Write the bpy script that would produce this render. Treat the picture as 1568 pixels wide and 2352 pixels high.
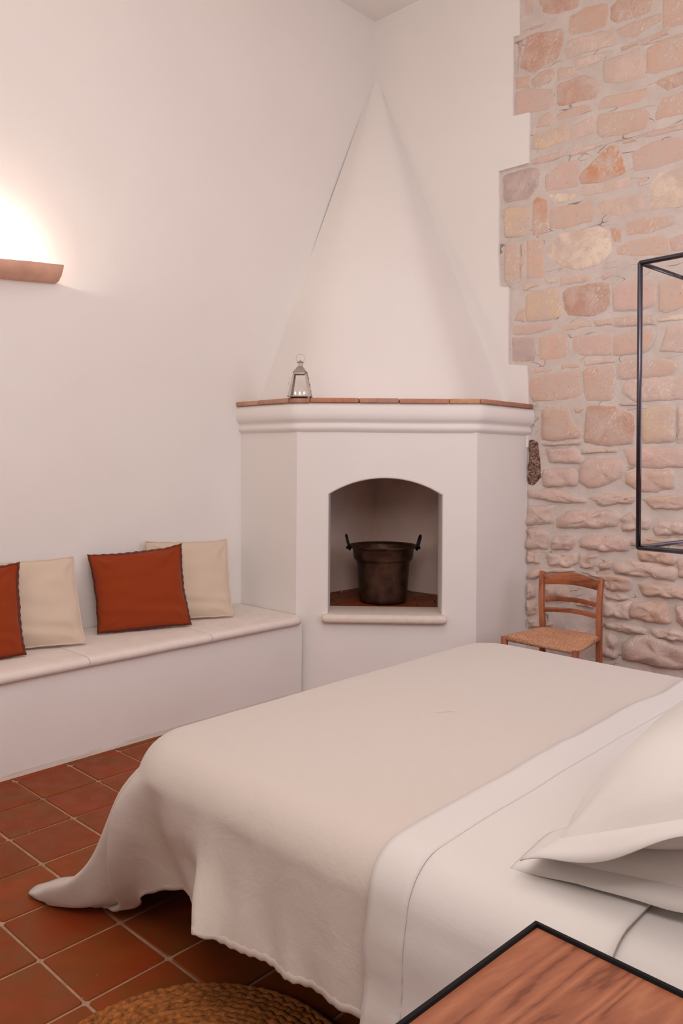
import bpy, bmesh, math, random
from mathutils import Vector, Matrix, noise
from math import sin, cos, pi, radians, sqrt
random.seed(7)
for o in list(bpy.data.objects): bpy.data.objects.remove(o)
scene = bpy.context.scene
COL = scene.collection

# ------------------------------------------------------------------ camera
F_PX, TH = 1820.0, radians(46.8)
cd = bpy.data.cameras.new('camera'); cam = bpy.data.objects.new('camera', cd); COL.objects.link(cam)
cd.sensor_fit = 'HORIZONTAL'; cd.sensor_width = 36.0; cd.lens = 36.0 * F_PX / 1568.0
cd.shift_y = -(1176 - 1060) / 1568.0
cd.clip_start = .02
right = Vector((sin(TH), cos(TH), 0)); fwd = Vector((-cos(TH), sin(TH), 0)); up = Vector((0, 0, 1))
ROLL = .007
m = Matrix((right, up, -fwd)).transposed()
cam.matrix_world = Matrix.Translation((0, 0, 1.4)) @ m.to_4x4() @ Matrix.Rotation(ROLL, 4, 'Z')
scene.camera = cam

# ------------------------------------------------------------------ light
w = bpy.data.worlds.new('world'); scene.world = w; w.use_nodes = True
w.node_tree.nodes['Background'].inputs[0].default_value = (.75, .85, 1, 1)
w.node_tree.nodes['Background'].inputs[1].default_value = .6
vs = scene.view_settings
vs.view_transform = 'Standard'; vs.look = 'None'; vs.gamma = 1; vs.use_curve_mapping = False
vs.exposure = 0.0
def area(name, loc, to, sx, sy, power, col, spread=180):
    l = bpy.data.lights.new(name, 'AREA'); l.shape = 'RECTANGLE'; l.size = sx; l.size_y = sy
    l.energy = power; l.color = col; l.spread = radians(spread)
    o = bpy.data.objects.new(name, l); COL.objects.link(o); o.location = loc
    o.rotation_euler = (Vector(to) - Vector(loc)).to_track_quat('-Z', 'Y').to_euler()
    return o
# unseen fill panels brighten the room; the side window gives cool daylight
area('ceiling_bounce_fill', (-1.0, 1.4, 4.6), (-1.6, 2.2, 0), 2.6, 3.0, 37, (1.0, .945, .93))  # added panel, stands in for light bouncing off the ceiling
area('wall_fill', (-.05, .15, 3.0), (-3.1, 4.2, 2.7), 1.5, 1.6, 53, (1.0, .945, .925))  # added panel that lifts the walls and fireplace, no fitting hangs here
area('near_fill', (-1.4, -2.85, 2.3), (-1.8, 3, 1.9), 2.4, 2.2, 24, (1.0, .91, .86))  # added fill in front of the blank near wall, no window there
area('window_light_side', (.52, 3.15, 1.75), (-3.0, 3.2, 1.2), 1.3, 1.5, 17, (.76, .79, 1.0))

# ------------------------------------------------------------------ colour and materials
def lin(c):
    return tuple((v / 12.92 if v <= .04045 else ((v + .055) / 1.055) ** 2.4) for v in [x / 255 for x in c])
class NT:
    def __init__(s, name):
        s.m = bpy.data.materials.new(name); s.m.use_nodes = True; s.t = s.m.node_tree
        s.b = s.t.nodes['Principled BSDF']
    def n(s, typ, **kw):
        nd = s.t.nodes.new(typ)
        for k, v in kw.items():
            if k.startswith('i_'):
                key = k[2:]; key = int(key) if key.isdigit() else key.replace('_', ' ')
                nd.inputs[key].default_value = v
            else: setattr(nd, k, v)
        return nd
    def l(s, a, b): s.t.links.new(a, b)
    def coord(s, scale=(1, 1, 1), kind='Object'):
        tc = s.n('ShaderNodeTexCoord'); mp = s.n('ShaderNodeMapping'); mp.inputs['Scale'].default_value = scale
        s.l(tc.outputs[kind], mp.inputs[0]); return mp.outputs[0]
    def noise(s, vec, scale, detail=3, rough=.5, dist=0):
        nd = s.n('ShaderNodeTexNoise'); nd.inputs['Scale'].default_value = scale; nd.inputs['Detail'].default_value = detail
        nd.inputs['Roughness'].default_value = rough; nd.inputs['Distortion'].default_value = dist
        s.l(vec, nd.inputs['Vector']); return nd.outputs['Fac']
    def ramp(s, fac, stops):
        r = s.n('ShaderNodeValToRGB'); e = r.color_ramp.elements
        while len(e) < len(stops): e.new(.5)
        for i, (p, c) in enumerate(stops): e[i].position = p; e[i].color = (*c, 1) if len(c) == 3 else c
        s.l(fac, r.inputs[0]); return r.outputs[0]
    def mix(s, fac, a, b, blend='MIX'):
        mx = s.n('ShaderNodeMix', data_type='RGBA', blend_type=blend)
        for sock, v in ((mx.inputs[0], fac), (mx.inputs[6], a), (mx.inputs[7], b)):
            if hasattr(v, 'links'): s.l(v, sock)
            elif isinstance(v, (int, float)): sock.default_value = v
            else: sock.default_value = (*v, 1) if len(v) == 3 else v
        return mx.outputs[2]
    def math(s, op, a, b=0.):
        mt = s.n('ShaderNodeMath', operation=op)
        for sock, v in ((mt.inputs[0], a), (mt.inputs[1], b)):
            if hasattr(v, 'links'): s.l(v, sock)
            else: sock.default_value = v
        return mt.outputs[0]
    def bump(s, h, strength, dist, prev=None):
        b = s.n('ShaderNodeBump'); b.inputs['Strength'].default_value = strength; b.inputs['Distance'].default_value = dist
        s.l(h, b.inputs['Height'])
        if prev: s.l(prev, b.inputs['Normal'])
        s.l(b.outputs[0], s.b.inputs['Normal']); return b.outputs[0]
    def base(s, c):
        if hasattr(c, 'links'): s.l(c, s.b.inputs['Base Color'])
        else: s.b.inputs['Base Color'].default_value = (*c, 1)
        return s
    def rough(s, r, spec=.5, metal=0):
        s.b.inputs['Roughness'].default_value = r; s.b.inputs['Specular IOR Level'].default_value = spec
        s.b.inputs['Metallic'].default_value = metal; return s

def mat_plaster():
    t = NT('white_plaster'); v = t.coord()
    c = t.ramp(t.noise(v, 1.3, 3), [(.3, (.84, .785, .75)), (.7, (.865, .815, .775))])
    t.base(c).rough(.85, .2)
    b = t.bump(t.noise(v, 2.2, 2), .35, .03)
    t.bump(t.noise(v, 55, 4, .6), .14, .004, b); return t.m
def mat_flat(name, c, r=.6, spec=.4, metal=0, nscale=30, nb=.1, var=.12):
    t = NT(name); v = t.coord(); f = t.noise(v, nscale, 4)
    t.base(t.ramp(f, [(.25, tuple(x * (1 - var) for x in c)), (.75, tuple(min(1, x * (1 + var)) for x in c))])).rough(r, spec, metal)
    t.bump(t.noise(v, nscale * 3, 3), nb, .003); return t.m
def mat_stone():
    t = NT('rubble_stone'); v = t.n('ShaderNodeNewGeometry').outputs['Position']; oi = t.n('ShaderNodeObjectInfo')
    patch = t.noise(v, 7, 4, .6, .6)
    c = t.mix(t.ramp(patch, [(.38, (0, 0, 0)), (.66, (1, 1, 1))]), oi.outputs['Color'], (.66, .52, .45))
    c2 = t.mix(t.ramp(t.noise(v, 16, 5, .7, .5), [(.54, (0, 0, 0)), (.74, (.40, .40, .40))]), c, (.56, .35, .23))
    def strokes(ang, sc):
        m1 = t.n('ShaderNodeMapping'); m1.inputs['Rotation'].default_value = (0, ang, 0); m2 = t.n('ShaderNodeMapping'); m2.inputs['Scale'].default_value = (sc * .28, sc * .5, sc)
        t.l(v, m1.inputs[0]); t.l(m1.outputs[0], m2.inputs[0])
        return t.ramp(t.noise(m2.outputs[0], 1.0, 2, .5, .5), [(.61, (0, 0, 0)), (.68, (.65, .65, .65))])
    fleck = t.math('MAXIMUM', strokes(.7, 150), strokes(1.1, 110))
    gate = t.ramp(t.noise(v, 4.5, 2), [(.47, (0, 0, 0)), (.56, (1, 1, 1))])
    fm = t.math('MULTIPLY', fleck, gate)
    c3 = t.mix(fm, c2, (.86, .77, .69))
    c3 = t.mix(t.ramp(t.noise(v, 11, 5, .65, 1.2), [(.36, (.6, .6, .6)), (.50, (0, 0, 0))]), c3, (.68, .50, .40))
    at = t.n('ShaderNodeAttribute'); at.attribute_name = 'rim'
    sm = t.math('ADD', at.outputs['Fac'], t.math('MULTIPLY', t.math('SUBTRACT', t.noise(v, 26, 5, .7, .4), .5), 1.5))
    c3 = t.mix(t.ramp(sm, [(.56, (0, 0, 0)), (.78, (1, 1, 1))]), c3, (.66, .565, .505))
    pit = t.ramp(t.noise(v, 60, 3, .7), [(.26, (.35, .28, .25)), (.36, (1, 1, 1))])
    c4 = t.mix(.6, c3, pit, 'MULTIPLY')
    t.base(c4).rough(.9, .15)
    b = t.bump(t.noise(v, 14, 6, .62, .4), .5, .014)
    t.bump(t.noise(v, 70, 5, .65), .3, .006, b); return t.m
def mat_porous():
    t = NT('dark_porous_stone'); v = t.coord()
    n = t.noise(v, 60, 6, .7)
    t.base(t.ramp(n, [(.35, lin((70, 45, 40))), (.5, lin((140, 105, 92))), (.68, lin((215, 190, 172)))])).rough(.95, .1)
    t.bump(n, .8, .02); return t.m
def mat_mortar():
    t = NT('lime_mortar'); v = t.coord()
    t.base(t.ramp(t.noise(v, 9, 5, .6), [(.3, (.62, .525, .47)), (.7, (.71, .62, .565))])).rough(.95, .1)
    vc = t.coord((1.0, 1, 4.0)); nn = t.noise(vc, 2.6, 1.5, .5, .5)
    line = t.ramp(t.math('ABSOLUTE', t.math('SUBTRACT', nn, .5)), [(.003, (.9, .9, .9)), (.009, (0, 0, 0))])
    gt = t.ramp(t.noise(v, 5, 2), [(.50, (0, 0, 0)), (.58, (.8, .8, .8))])
    old = t.b.inputs['Base Color'].links[0].from_socket
    t.base(t.mix(t.math('MULTIPLY', line, gt), old, (.16, .10, .08)))
    b = t.bump(t.noise(v, 12, 5), .5, .02); t.bump(t.noise(v, 90, 4), .25, .004, b); return t.m
def mat_tile(name='terracotta_floor_tile', dark=1.0):
    t = NT(name); v = t.coord(kind='Generated'); oi = t.n('ShaderNodeObjectInfo')
    tc = t.n('ShaderNodeTexCoord'); add = t.n('ShaderNodeVectorMath', operation='ADD')
    sc = t.n('ShaderNodeVectorMath', operation='SCALE'); sc.inputs[3].default_value = 5.
    cmb = t.n('ShaderNodeCombineXYZ'); mu = t.math('MULTIPLY', oi.outputs['Random'], 37.)
    t.l(mu, cmb.inputs[0]); t.l(mu, cmb.inputs[1]); t.l(tc.outputs['Object'], add.inputs[0]); t.l(cmb.outputs[0], add.inputs[1])
    v = add.outputs[0]
    base = t.ramp(oi.outputs['Random'], [(0, (.29*dark, .046*dark, .012*dark)), (.35, (.235*dark, .037*dark, .010*dark)), (.7, (.27*dark, .054*dark, .013*dark)), (1, (.20*dark, .034*dark, .011*dark))])
    c = t.mix(t.ramp(t.noise(v, 5.5, 4, .6, .8), [(.38, (0, 0, 0)), (.62, (.85, .85, .85))]), base, (.20*dark, .062*dark, .012*dark))
    c = t.mix(t.ramp(t.noise(v, 3.0, 3, .6, .5), [(.52, (0, 0, 0)), (.75, (.5, .5, .5))]), c, (.36*dark, .060*dark, .013*dark))
    c = t.mix(t.ramp(t.noise(v, 60, 2, .5), [(.73, (0, 0, 0)), (.78, (.7, .7, .7))]), c, (.42*dark, .24*dark, .16*dark))
    t.base(c)
    t.l(t.ramp(t.noise(v, 12, 4), [(.3, (.32, .32, .32)), (.7, (.6, .6, .6))]), t.b.inputs['Roughness'])
    t.b.inputs['Specular IOR Level'].default_value = .16
    b = t.bump(t.noise(v, 8, 3), .25, .006); t.bump(t.noise(v, 70, 3), .12, .002, b); return t.m
def mat_fabric(name, c, weave=900, r=.9, wb=.18, wr=6, wrb=.3, sheen=.2, slub=.06):
    t = NT(name); v = t.coord(); v1 = t.coord((weave * .12, weave, weave)); v2 = t.coord((weave, weave * .12, weave))
    f = t.math('ADD', t.noise(v1, .35, 2), t.noise(v2, .35, 2))
    cc = t.ramp(t.math('MULTIPLY', f, .5), [(.3, tuple(x * (1 - slub) for x in c)), (.7, tuple(min(1, x * (1 + slub)) for x in c))])
    t.base(cc).rough(r, .15)
    t.b.inputs['Sheen Weight'].default_value = sheen; t.b.inputs['Sheen Roughness'].default_value = .5
    b = t.bump(t.noise(v, wr, 4, .55, .5), wrb, .015)
    t.bump(f, wb, .0015, b); return t.m
def mat_wood(name, stops, along=(1.2, 14, 14), scale=2.2, r=.42, bands=7., rot=0.):
    t = NT(name); tc = t.n('ShaderNodeTexCoord'); mp = t.n('ShaderNodeMapping'); mp.inputs['Rotation'].default_value = (0, 0, rot)
    t.l(tc.outputs['Object'], mp.inputs[0])
    mp2 = t.n('ShaderNodeMapping'); mp2.inputs['Scale'].default_value = along; t.l(mp.outputs[0], mp2.inputs[0]); v = mp2.outputs[0]
    big = t.noise(v, scale * .35, 3, .55, .9)
    rings = t.math('FRACT', t.math('MULTIPLY', big, bands))
    tri = t.math('ABSOLUTE', t.math('SUBTRACT', rings, .5))
    fine = t.noise(v, scale * 9, 4, .6)
    f = t.math('ADD', t.math('MULTIPLY', tri, 1.2), t.math('MULTIPLY', t.math('SUBTRACT', fine, .5), .9))
    t.base(t.ramp(f, stops)).rough(r, .4)
    t.bump(fine, .12, .001); return t.m
def mat_emit(name, c, s):
    t = NT(name); t.base(c); t.b.inputs['Emission Color'].default_value = (*c, 1); t.b.inputs['Emission Strength'].default_value = s; return t.m
def mat_glass(name):
    t = NT(name); t.base((1, 1, 1)).rough(.02, .5); t.b.inputs['Transmission Weight'].default_value = 1; t.b.inputs['IOR'].default_value = 1.05
    return t.m

M = dict(
    sooty=mat_flat('smoke_stained_plaster', (.82, .63, .54), .9, .1, 0, 4, .1, .08),
    plaster=mat_plaster(), stone=mat_stone(), porous=mat_porous(), mortar=mat_mortar(), tile=mat_tile(), htile=mat_tile('hearth_brick', .8),
    bench_stone=mat_flat('pale_bench_stone', (.80, .70, .635), .8, .2, 0, 18, .25, .05),
    sill_stone=mat_flat('pale_sill_stone', (.78, .67, .59), .8, .2, 0, 25, .25, .06),
    grout=mat_flat('pale_grout', (.42, .26, .17), .9, .1, 0, 25, .3, .2),
    brick=mat_flat('salmon_brick', lin((196, 142, 118)), .85, .15, 0, 28, .4, .16),
    sconce=mat_flat('sconce_terracotta', lin((226, 178, 154)), .8, .15, 0, 14, .25, .12),
    linen=mat_fabric('oatmeal_linen', (.60, .52, .465), 2400, .9, .22, 8, .32, .25, .04),
    white=mat_fabric('white_cotton', (.665, .615, .58), 3000, .85, .10, 6, .18, .2, .02),
    cream=mat_fabric('cream_linen', (.68, .54, .42), 2400, .92, .3, 8, .3, .2, .06),
    rust=mat_fabric('rust_linen', (.29, .042, .008), 2400, .9, .3, 9, .4, .15, .10),
    rust_trim=mat_fabric('rust_trim', (.17, .030, .012), 2400, .9, .3, 9, .4, .1, .1),
    rope=mat_flat('seagrass_rope', (.33, .115, .030), .85, .2, 0, 75, .6, .6),
    black=mat_flat('black_metal', (.006, .005, .006), .6, .2, 0, 40, .05, .2),
    gun=mat_flat('gunmetal', (.075, .062, .08), .28, .6, .8, 30, .05, .15),
    tin=mat_flat('aged_tin', (.42, .35, .32), .5, .5, .6, 50, .1, .15),
    copper=mat_flat('sooty_copper', (.085, .042, .026), .42, .5, .7, 14, .25, .6),
    iron=mat_flat('black_iron', (.012, .011, .011), .5, .5, .6, 40, .2, .3),
    wood=mat_wood('walnut_top', [(.0, lin((118, 66, 46))), (.10, lin((140, 82, 58))), (.45, lin((156, 96, 68))), (.8, lin((174, 112, 80)))], (5.0, .85, 5.0), 2.4, .42, 13, .22),
    chair_rail=mat_wood('honey_wood_rail', [(.0, lin((120, 66, 42))), (.3, lin((162, 94, 60))), (.8, lin((186, 116, 80)))], (1.2, 9, 9), 2.0, .45, 3),
    chair=mat_wood('honey_wood', [(.0, lin((112, 60, 38))), (.35, lin((160, 92, 60))), (.8, lin((184, 114, 78)))], (9, 9, 1.2), 2.0, .45, 4),
    rush=mat_flat('woven_rush', (.54, .28, .165), .8, .2, 0, 110, .5, .35),
    mattress=mat_fabric('mattress_cotton', (.665, .615, .58), 3000, .85, .1, 6, .15, .2, .02),
    dark=mat_flat('dark_bed_base', (.03, .02, .018), .8, .2),
    shade=mat_emit('lit_frosted_glass', (1, .93, .86), 2.6),
    bulb=mat_emit('lit_bulb', (1, .9, .78), 12),
    flame=mat_emit('candle_flame', (1, .8, .5), 14),
    wax=mat_flat('candle_wax', (.85, .8, .72), .5, .3, 0, 20, .05, .03),
    glass=mat_glass('clear_glass'),
)

# ------------------------------------------------------------------ mesh helpers
def link(name, verts, faces, mat, parent=None, smooth=False, bevel=0, seg=2, sub=0, solid=0):
    me = bpy.data.meshes.new(name); me.from_pydata([tuple(v) for v in verts], [], faces); me.update()
    bm = bmesh.new(); bm.from_mesh(me); bmesh.ops.recalc_face_normals(bm, faces=bm.faces); bm.to_mesh(me); bm.free()
    if mat: me.materials.append(mat)
    o = bpy.data.objects.new(name, me); COL.objects.link(o)
    if parent:
        o.parent = parent; o.matrix_parent_inverse = parent.matrix_world.inverted()
    if smooth:
        for p in me.polygons: p.use_smooth = True
    if solid:
        md = o.modifiers.new('solid', 'SOLIDIFY'); md.thickness = solid; md.offset = -1
    if bevel:
        md = o.modifiers.new('bevel', 'BEVEL'); md.width = bevel; md.segments = seg; md.limit_method = 'ANGLE'; md.angle_limit = radians(25)
        for p in me.polygons: p.use_smooth = True
        md.harden_normals = False
    if sub:
        md = o.modifiers.new('sub', 'SUBSURF'); md.levels = sub; md.render_levels = sub
    return o
def empty(name, loc=(0, 0, 0), label=None, cat=None, group=None, rz=0):
    o = bpy.data.objects.new(name, None); COL.objects.link(o); o.location = loc; o.rotation_euler = (0, 0, rz)
    o.empty_display_size = .1
    o.matrix_world = Matrix.Translation(loc) @ Matrix.Rotation(rz, 4, 'Z')
    if label: tag(o, label, cat, group)
    return o
def tag(o, label, cat, group=None):
    o['label'] = label; o['category'] = cat
    if group: o['group'] = group
    return o
def struct(o): o['kind'] = 'structure'; return o
class MB:
    def __init__(s): s.v = []; s.f = []
    def add(s, v, f):
        n = len(s.v); s.v += [Vector(p) for p in v]; s.f += [[i + n for i in q] for q in f]; return s
    def box(s, x0, x1, y0, y1, z0, z1):
        return s.add([(x, y, z) for z in (z0, z1) for y in (y0, y1) for x in (x0, x1)],
                     [[0, 2, 3, 1], [4, 5, 7, 6], [0, 1, 5, 4], [2, 6, 7, 3], [0, 4, 6, 2], [1, 3, 7, 5]])
    def prism(s, pts, z0, z1):
        n = len(pts)
        return s.add([(x, y, z0) for x, y in pts] + [(x, y, z1) for x, y in pts],
                     [list(range(n))[::-1], list(range(n, 2 * n))] + [[i, (i + 1) % n, n + (i + 1) % n, n + i] for i in range(n)])
    def tube(s, pts, r, seg=8, closed=False, caps=True, sq=False):
        pts = [Vector(p) for p in pts]; n = len(pts); rr = r if isinstance(r, (list, tuple)) else [r] * n
        base = len(s.v); prevn = None
        for i, p in enumerate(pts):
            if closed: d = pts[(i + 1) % n] - pts[i - 1]
            else: d = pts[min(i + 1, n - 1)] - pts[max(i - 1, 0)]
            d.normalize()
            if prevn is None:
                a = Vector((0, 0, 1)) if abs(d.z) < .9 else Vector((1, 0, 0)); u = d.cross(a).normalized()
            else: u = (prevn - d * prevn.dot(d)).normalized()
            prevn = u; w_ = d.cross(u)
            for k in range(seg):
                an = 2 * pi * k / seg + (pi / 4 if sq else 0); s.v.append(p + (u * cos(an) + w_ * sin(an)) * rr[i])
        m_ = n if closed else n - 1
        for i in range(m_):
            for k in range(seg):
                a = base + i * seg + k; b = base + i * seg + (k + 1) % seg
                c = base + ((i + 1) % n) * seg + (k + 1) % seg; d_ = base + ((i + 1) % n) * seg + k
                s.f.append([a, b, c, d_])
        if caps and not closed:
            s.f.append([base + k for k in range(seg)][::-1]); s.f.append([base + (n - 1) * seg + k for k in range(seg)])
        return s
    def lathe(s, prof, cx=0, cy=0, seg=40):
        base = len(s.v)
        for r, z in prof:
            for k in range(seg): s.v.append(Vector((cx + r * cos(2 * pi * k / seg), cy + r * sin(2 * pi * k / seg), z)))
        for i in range(len(prof) - 1):
            for k in range(seg):
                s.f.append([base + i * seg + k, base + i * seg + (k + 1) % seg, base + (i + 1) * seg + (k + 1) % seg, base + (i + 1) * seg + k])
        return s
    def grid(s, fn, nu, nv):
        base = len(s.v)
        for i in range(nu):
            for j in range(nv): s.v.append(Vector(fn(i / (nu - 1), j / (nv - 1))))
        for i in range(nu - 1):
            for j in range(nv - 1):
                a = base + i * nv + j; s.f.append([a, a + 1, a + nv + 1, a + nv])
        return s
    def xf(s, mtx): s.v = [mtx @ v for v in s.v]; return s
    def out(s, name, mat, parent=None, **kw): return link(name, s.v, s.f, mat, parent, **kw)
def nz(x, y, z=0., sc=1.): return noise.noise(Vector((x * sc, y * sc, z * sc)))
def cr(pts, t):
    """catmull-rom through points, t in 0..1"""
    n = len(pts) - 1; f = min(max(t, 0), 1) * n; i = min(int(f), n - 1); u = f - i
    p0 = Vector(pts[max(i - 1, 0)]); p1 = Vector(pts[i]); p2 = Vector(pts[i + 1]); p3 = Vector(pts[min(i + 2, n)])
    return .5 * ((2 * p1) + (p2 - p0) * u + (2 * p0 - 5 * p1 + 4 * p2 - p3) * u * u + (3 * p1 - p0 - 3 * p2 + p3) * u ** 3)
def sstep(a, b, x):
    t = min(max((x - a) / (b - a), 0), 1); return t * t * (3 - 2 * t)

# ------------------------------------------------------------------ room shell
AW, BW, CZ = -4.0, 4.62, 4.78          # left wall x, stone wall y, ceiling z
XR, YN = .6, -3.0                      # wall behind the bed head, near wall
struct(MB().box(AW - .2, XR + .2, YN - .2, BW + .3, -.2, -.0045).out('floor', M['grout']))
FLOOR = bpy.data.objects['floor']
struct(MB().box(AW - .2, XR + .2, YN - .2, BW + .3, CZ, CZ + .2).out('ceiling', M['plaster']))
wl = MB().grid(lambda u, v: (AW + .010 * nz(u * 7.6, v * 4.8, 3, .9), YN + u * (BW - YN), v * CZ), 60, 40).out('wall_left', M['plaster'], smooth=True)
struct(wl)
struct(MB().box(AW - .2, XR + .2, YN - .2, YN, 0, CZ).out('wall_near', M['plaster']))
# wall at the bed head, with a window opening
hw = MB().box(XR, XR + .2, YN, 2.5, 0, CZ).box(XR, XR + .2, 3.8, BW + .2, 0, CZ).box(XR, XR + .2, 2.5, 3.8, 0, 1.0).box(XR, XR + .2, 2.5, 3.8, 2.5, CZ).out('wall_head', M['plaster'])
struct(hw)
win = MB().box(XR + .08, XR + .13, 2.5, 3.8, 1.0, 1.07).box(XR + .08, XR + .13, 2.5, 3.8, 2.43, 2.5).box(XR + .08, XR + .13, 2.5, 2.57, 1.07, 2.43).box(XR + .08, XR + .13, 3.73, 3.8, 1.07, 2.43).box(XR + .08, XR + .13, 3.12, 3.18, 1.07, 2.43).out('window_1', M['chair'])
struct(win)
for y0, y1 in ((2.57, 3.12), (3.18, 3.73)):
    MB().box(XR + .10, XR + .106, y0, y1, 1.07, 2.43).out('pane', M['glass'], win)

# stone wall: mortar core, stones set in it, plaster coat ending in a stepped edge
sw = MB().grid(lambda u, v: (AW + u * (XR - AW), BW + .012 * nz(u * 4.6, v * 4.8, 1, 2.2), v * CZ), 70, 70).out('wall_right', M['mortar'], smooth=True)
struct(sw)
EDGE = [(-2.718, CZ), (-2.718, 4.568), (-2.74, 4.462), (-2.738, 4.268), (-2.742, 4.223), (-2.785, 4.228), (-2.786, 3.701), (-2.659, 3.689), (-2.665, 3.36), (-2.89, 3.361), (-2.889, 2.758), (-2.879, 2.585), (-2.81, 2.568), (-2.81, 2.056), (-2.669, 2.037), (-2.657, 1.793), (-2.657, 1.5)]
def coat():
    poly = []
    for i in range(len(EDGE) - 1):
        a, b = Vector((EDGE[i][0], EDGE[i][1], 0)), Vector((EDGE[i + 1][0], EDGE[i + 1][1], 0)); k = max(1, int((b - a).length / .05))
        for j in range(k):
            p = a.lerp(b, j / k); poly.append((p.x + (.004 * nz(p.x, p.y, 5, 14) if j else 0), p.y + (.003 * nz(p.x, p.y, 9, 14) if j else 0)))
    poly.append(EDGE[-1][:2])
    poly += [(AW, 1.5), (AW, CZ)]
    n = len(poly); y0, y1 = BW + .02, BW - .020
    ch = [(x - .004, z) if i < n - 2 else (x, z) for i, (x, z) in enumerate(poly)]
    v = [(x, y0, z) for x, z in poly] + [(x, y1 + .006, z) for x, z in poly] + [(x, y1, z) for x, z in ch]
    f = [[i, (i + 1) % n, n + (i + 1) % n, n + i] for i in range(n)] + [[n + i, n + (i + 1) % n, 2 * n + (i + 1) % n, 2 * n + i] for i in range(n)]
    f.append([2 * n + i for i in range(n)])
    return link('plaster_coat', v, f, M['plaster'], sw)
coat()
SC = dict(b=(190, 146, 124), t=(206, 170, 148), p=(207, 174, 161), l=(213, 187, 172), c=(228, 208, 186), o=(204, 142, 102), g=(176, 153, 150), y=(214, 184, 152), d=(130, 96, 86))
def stone(code, pts, depth):
    # resample and jitter the outline, then chamfer and dome it
    P = []
    n = len(pts)
    area2 = sum(pts[i][0] * pts[(i + 1) % n][1] - pts[(i + 1) % n][0] * pts[i][1] for i in range(n))
    if area2 < 0: pts = pts[::-1]
    per = sum((Vector(pts[i]) - Vector(pts[(i + 1) % n])).length for i in range(n)); stepl = max(per / 26, .011)
    for i in range(n):
        a, b = Vector(pts[i]), Vector(pts[(i + 1) % n]); k = max(1, int((b - a).length / stepl + .5))
        for j in range(k):
            q = a.lerp(b, j / k)
            if j == 0 and n > 4: q = q.lerp((Vector(pts[i - 1]) + b) / 2, .05)
            P.append(q + Vector((nz(q.x, q.y, 2, 22), nz(q.x, q.y, 8, 22))) * .007 + Vector((nz(q.x, q.y, 12, 60), nz(q.x, q.y, 18, 60))) * .003)
    c = sum(P, Vector((0, 0))) / len(P); n = len(P)
    ext = min(max(p.x for p in P) - min(p.x for p in P), max(p.y for p in P) - min(p.y for p in P))
    P = [c + (p - c) * (1 + min(.22, .016 / max(ext, .03))) for p in P]
    k1 = 1 - min(.34, .012 / max(ext, .02) * 2)
    k2 = .66 * k1 + .04
    base = []
    rough = .25 + .9 * sstep(2.2, .8, c.y)
    def pt(p, k, y):
        q = c + (p - c) * k
        return (q.x - c.x, y + (depth * rough * (.8 * nz(q.x, q.y, 4, 13) + .5 * nz(q.x, q.y, 7, 34)) if k < .99 else 0), q.y - c.y)
    K = [(1.0, .004, 1), (1 - (1 - k1) * .5, -depth * .35, .62), (k1, -depth * .8, .15), (k2, -depth, 0), (k2 * .5, -depth * 1.02, 0)]
    v = [pt(p, k, y) for k, y, e in K for p in P] + [pt(c, 0, -depth * 1.02)]
    f = []
    for r in range(4): f += [[r * n + i, r * n + (i + 1) % n, (r + 1) * n + (i + 1) % n, (r + 1) * n + i] for i in range(n)]
    f += [[4 * n + i, 4 * n + (i + 1) % n, 5 * n] for i in range(n)]
    o = link('stone', v, f, M['porous'] if code == 'd' else M['stone'], sw, smooth=True)
    at = o.data.attributes.new('rim', 'FLOAT', 'POINT')
    for q, e in enumerate([e for k, y, e in K for p in P] + [0]): at.data[q].value = e
    o.location = (c.x, BW, c.y); o.matrix_parent_inverse = Matrix()
    col = lin(SC[code]); j = 1 + random.uniform(-.05, .05)
    o.color = (*[min(.95, (x * .95 + .055 + k_ * .5) * j * 1.10) for x, k_ in zip(col, (0, .005, .01))], 1)
    return o
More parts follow.
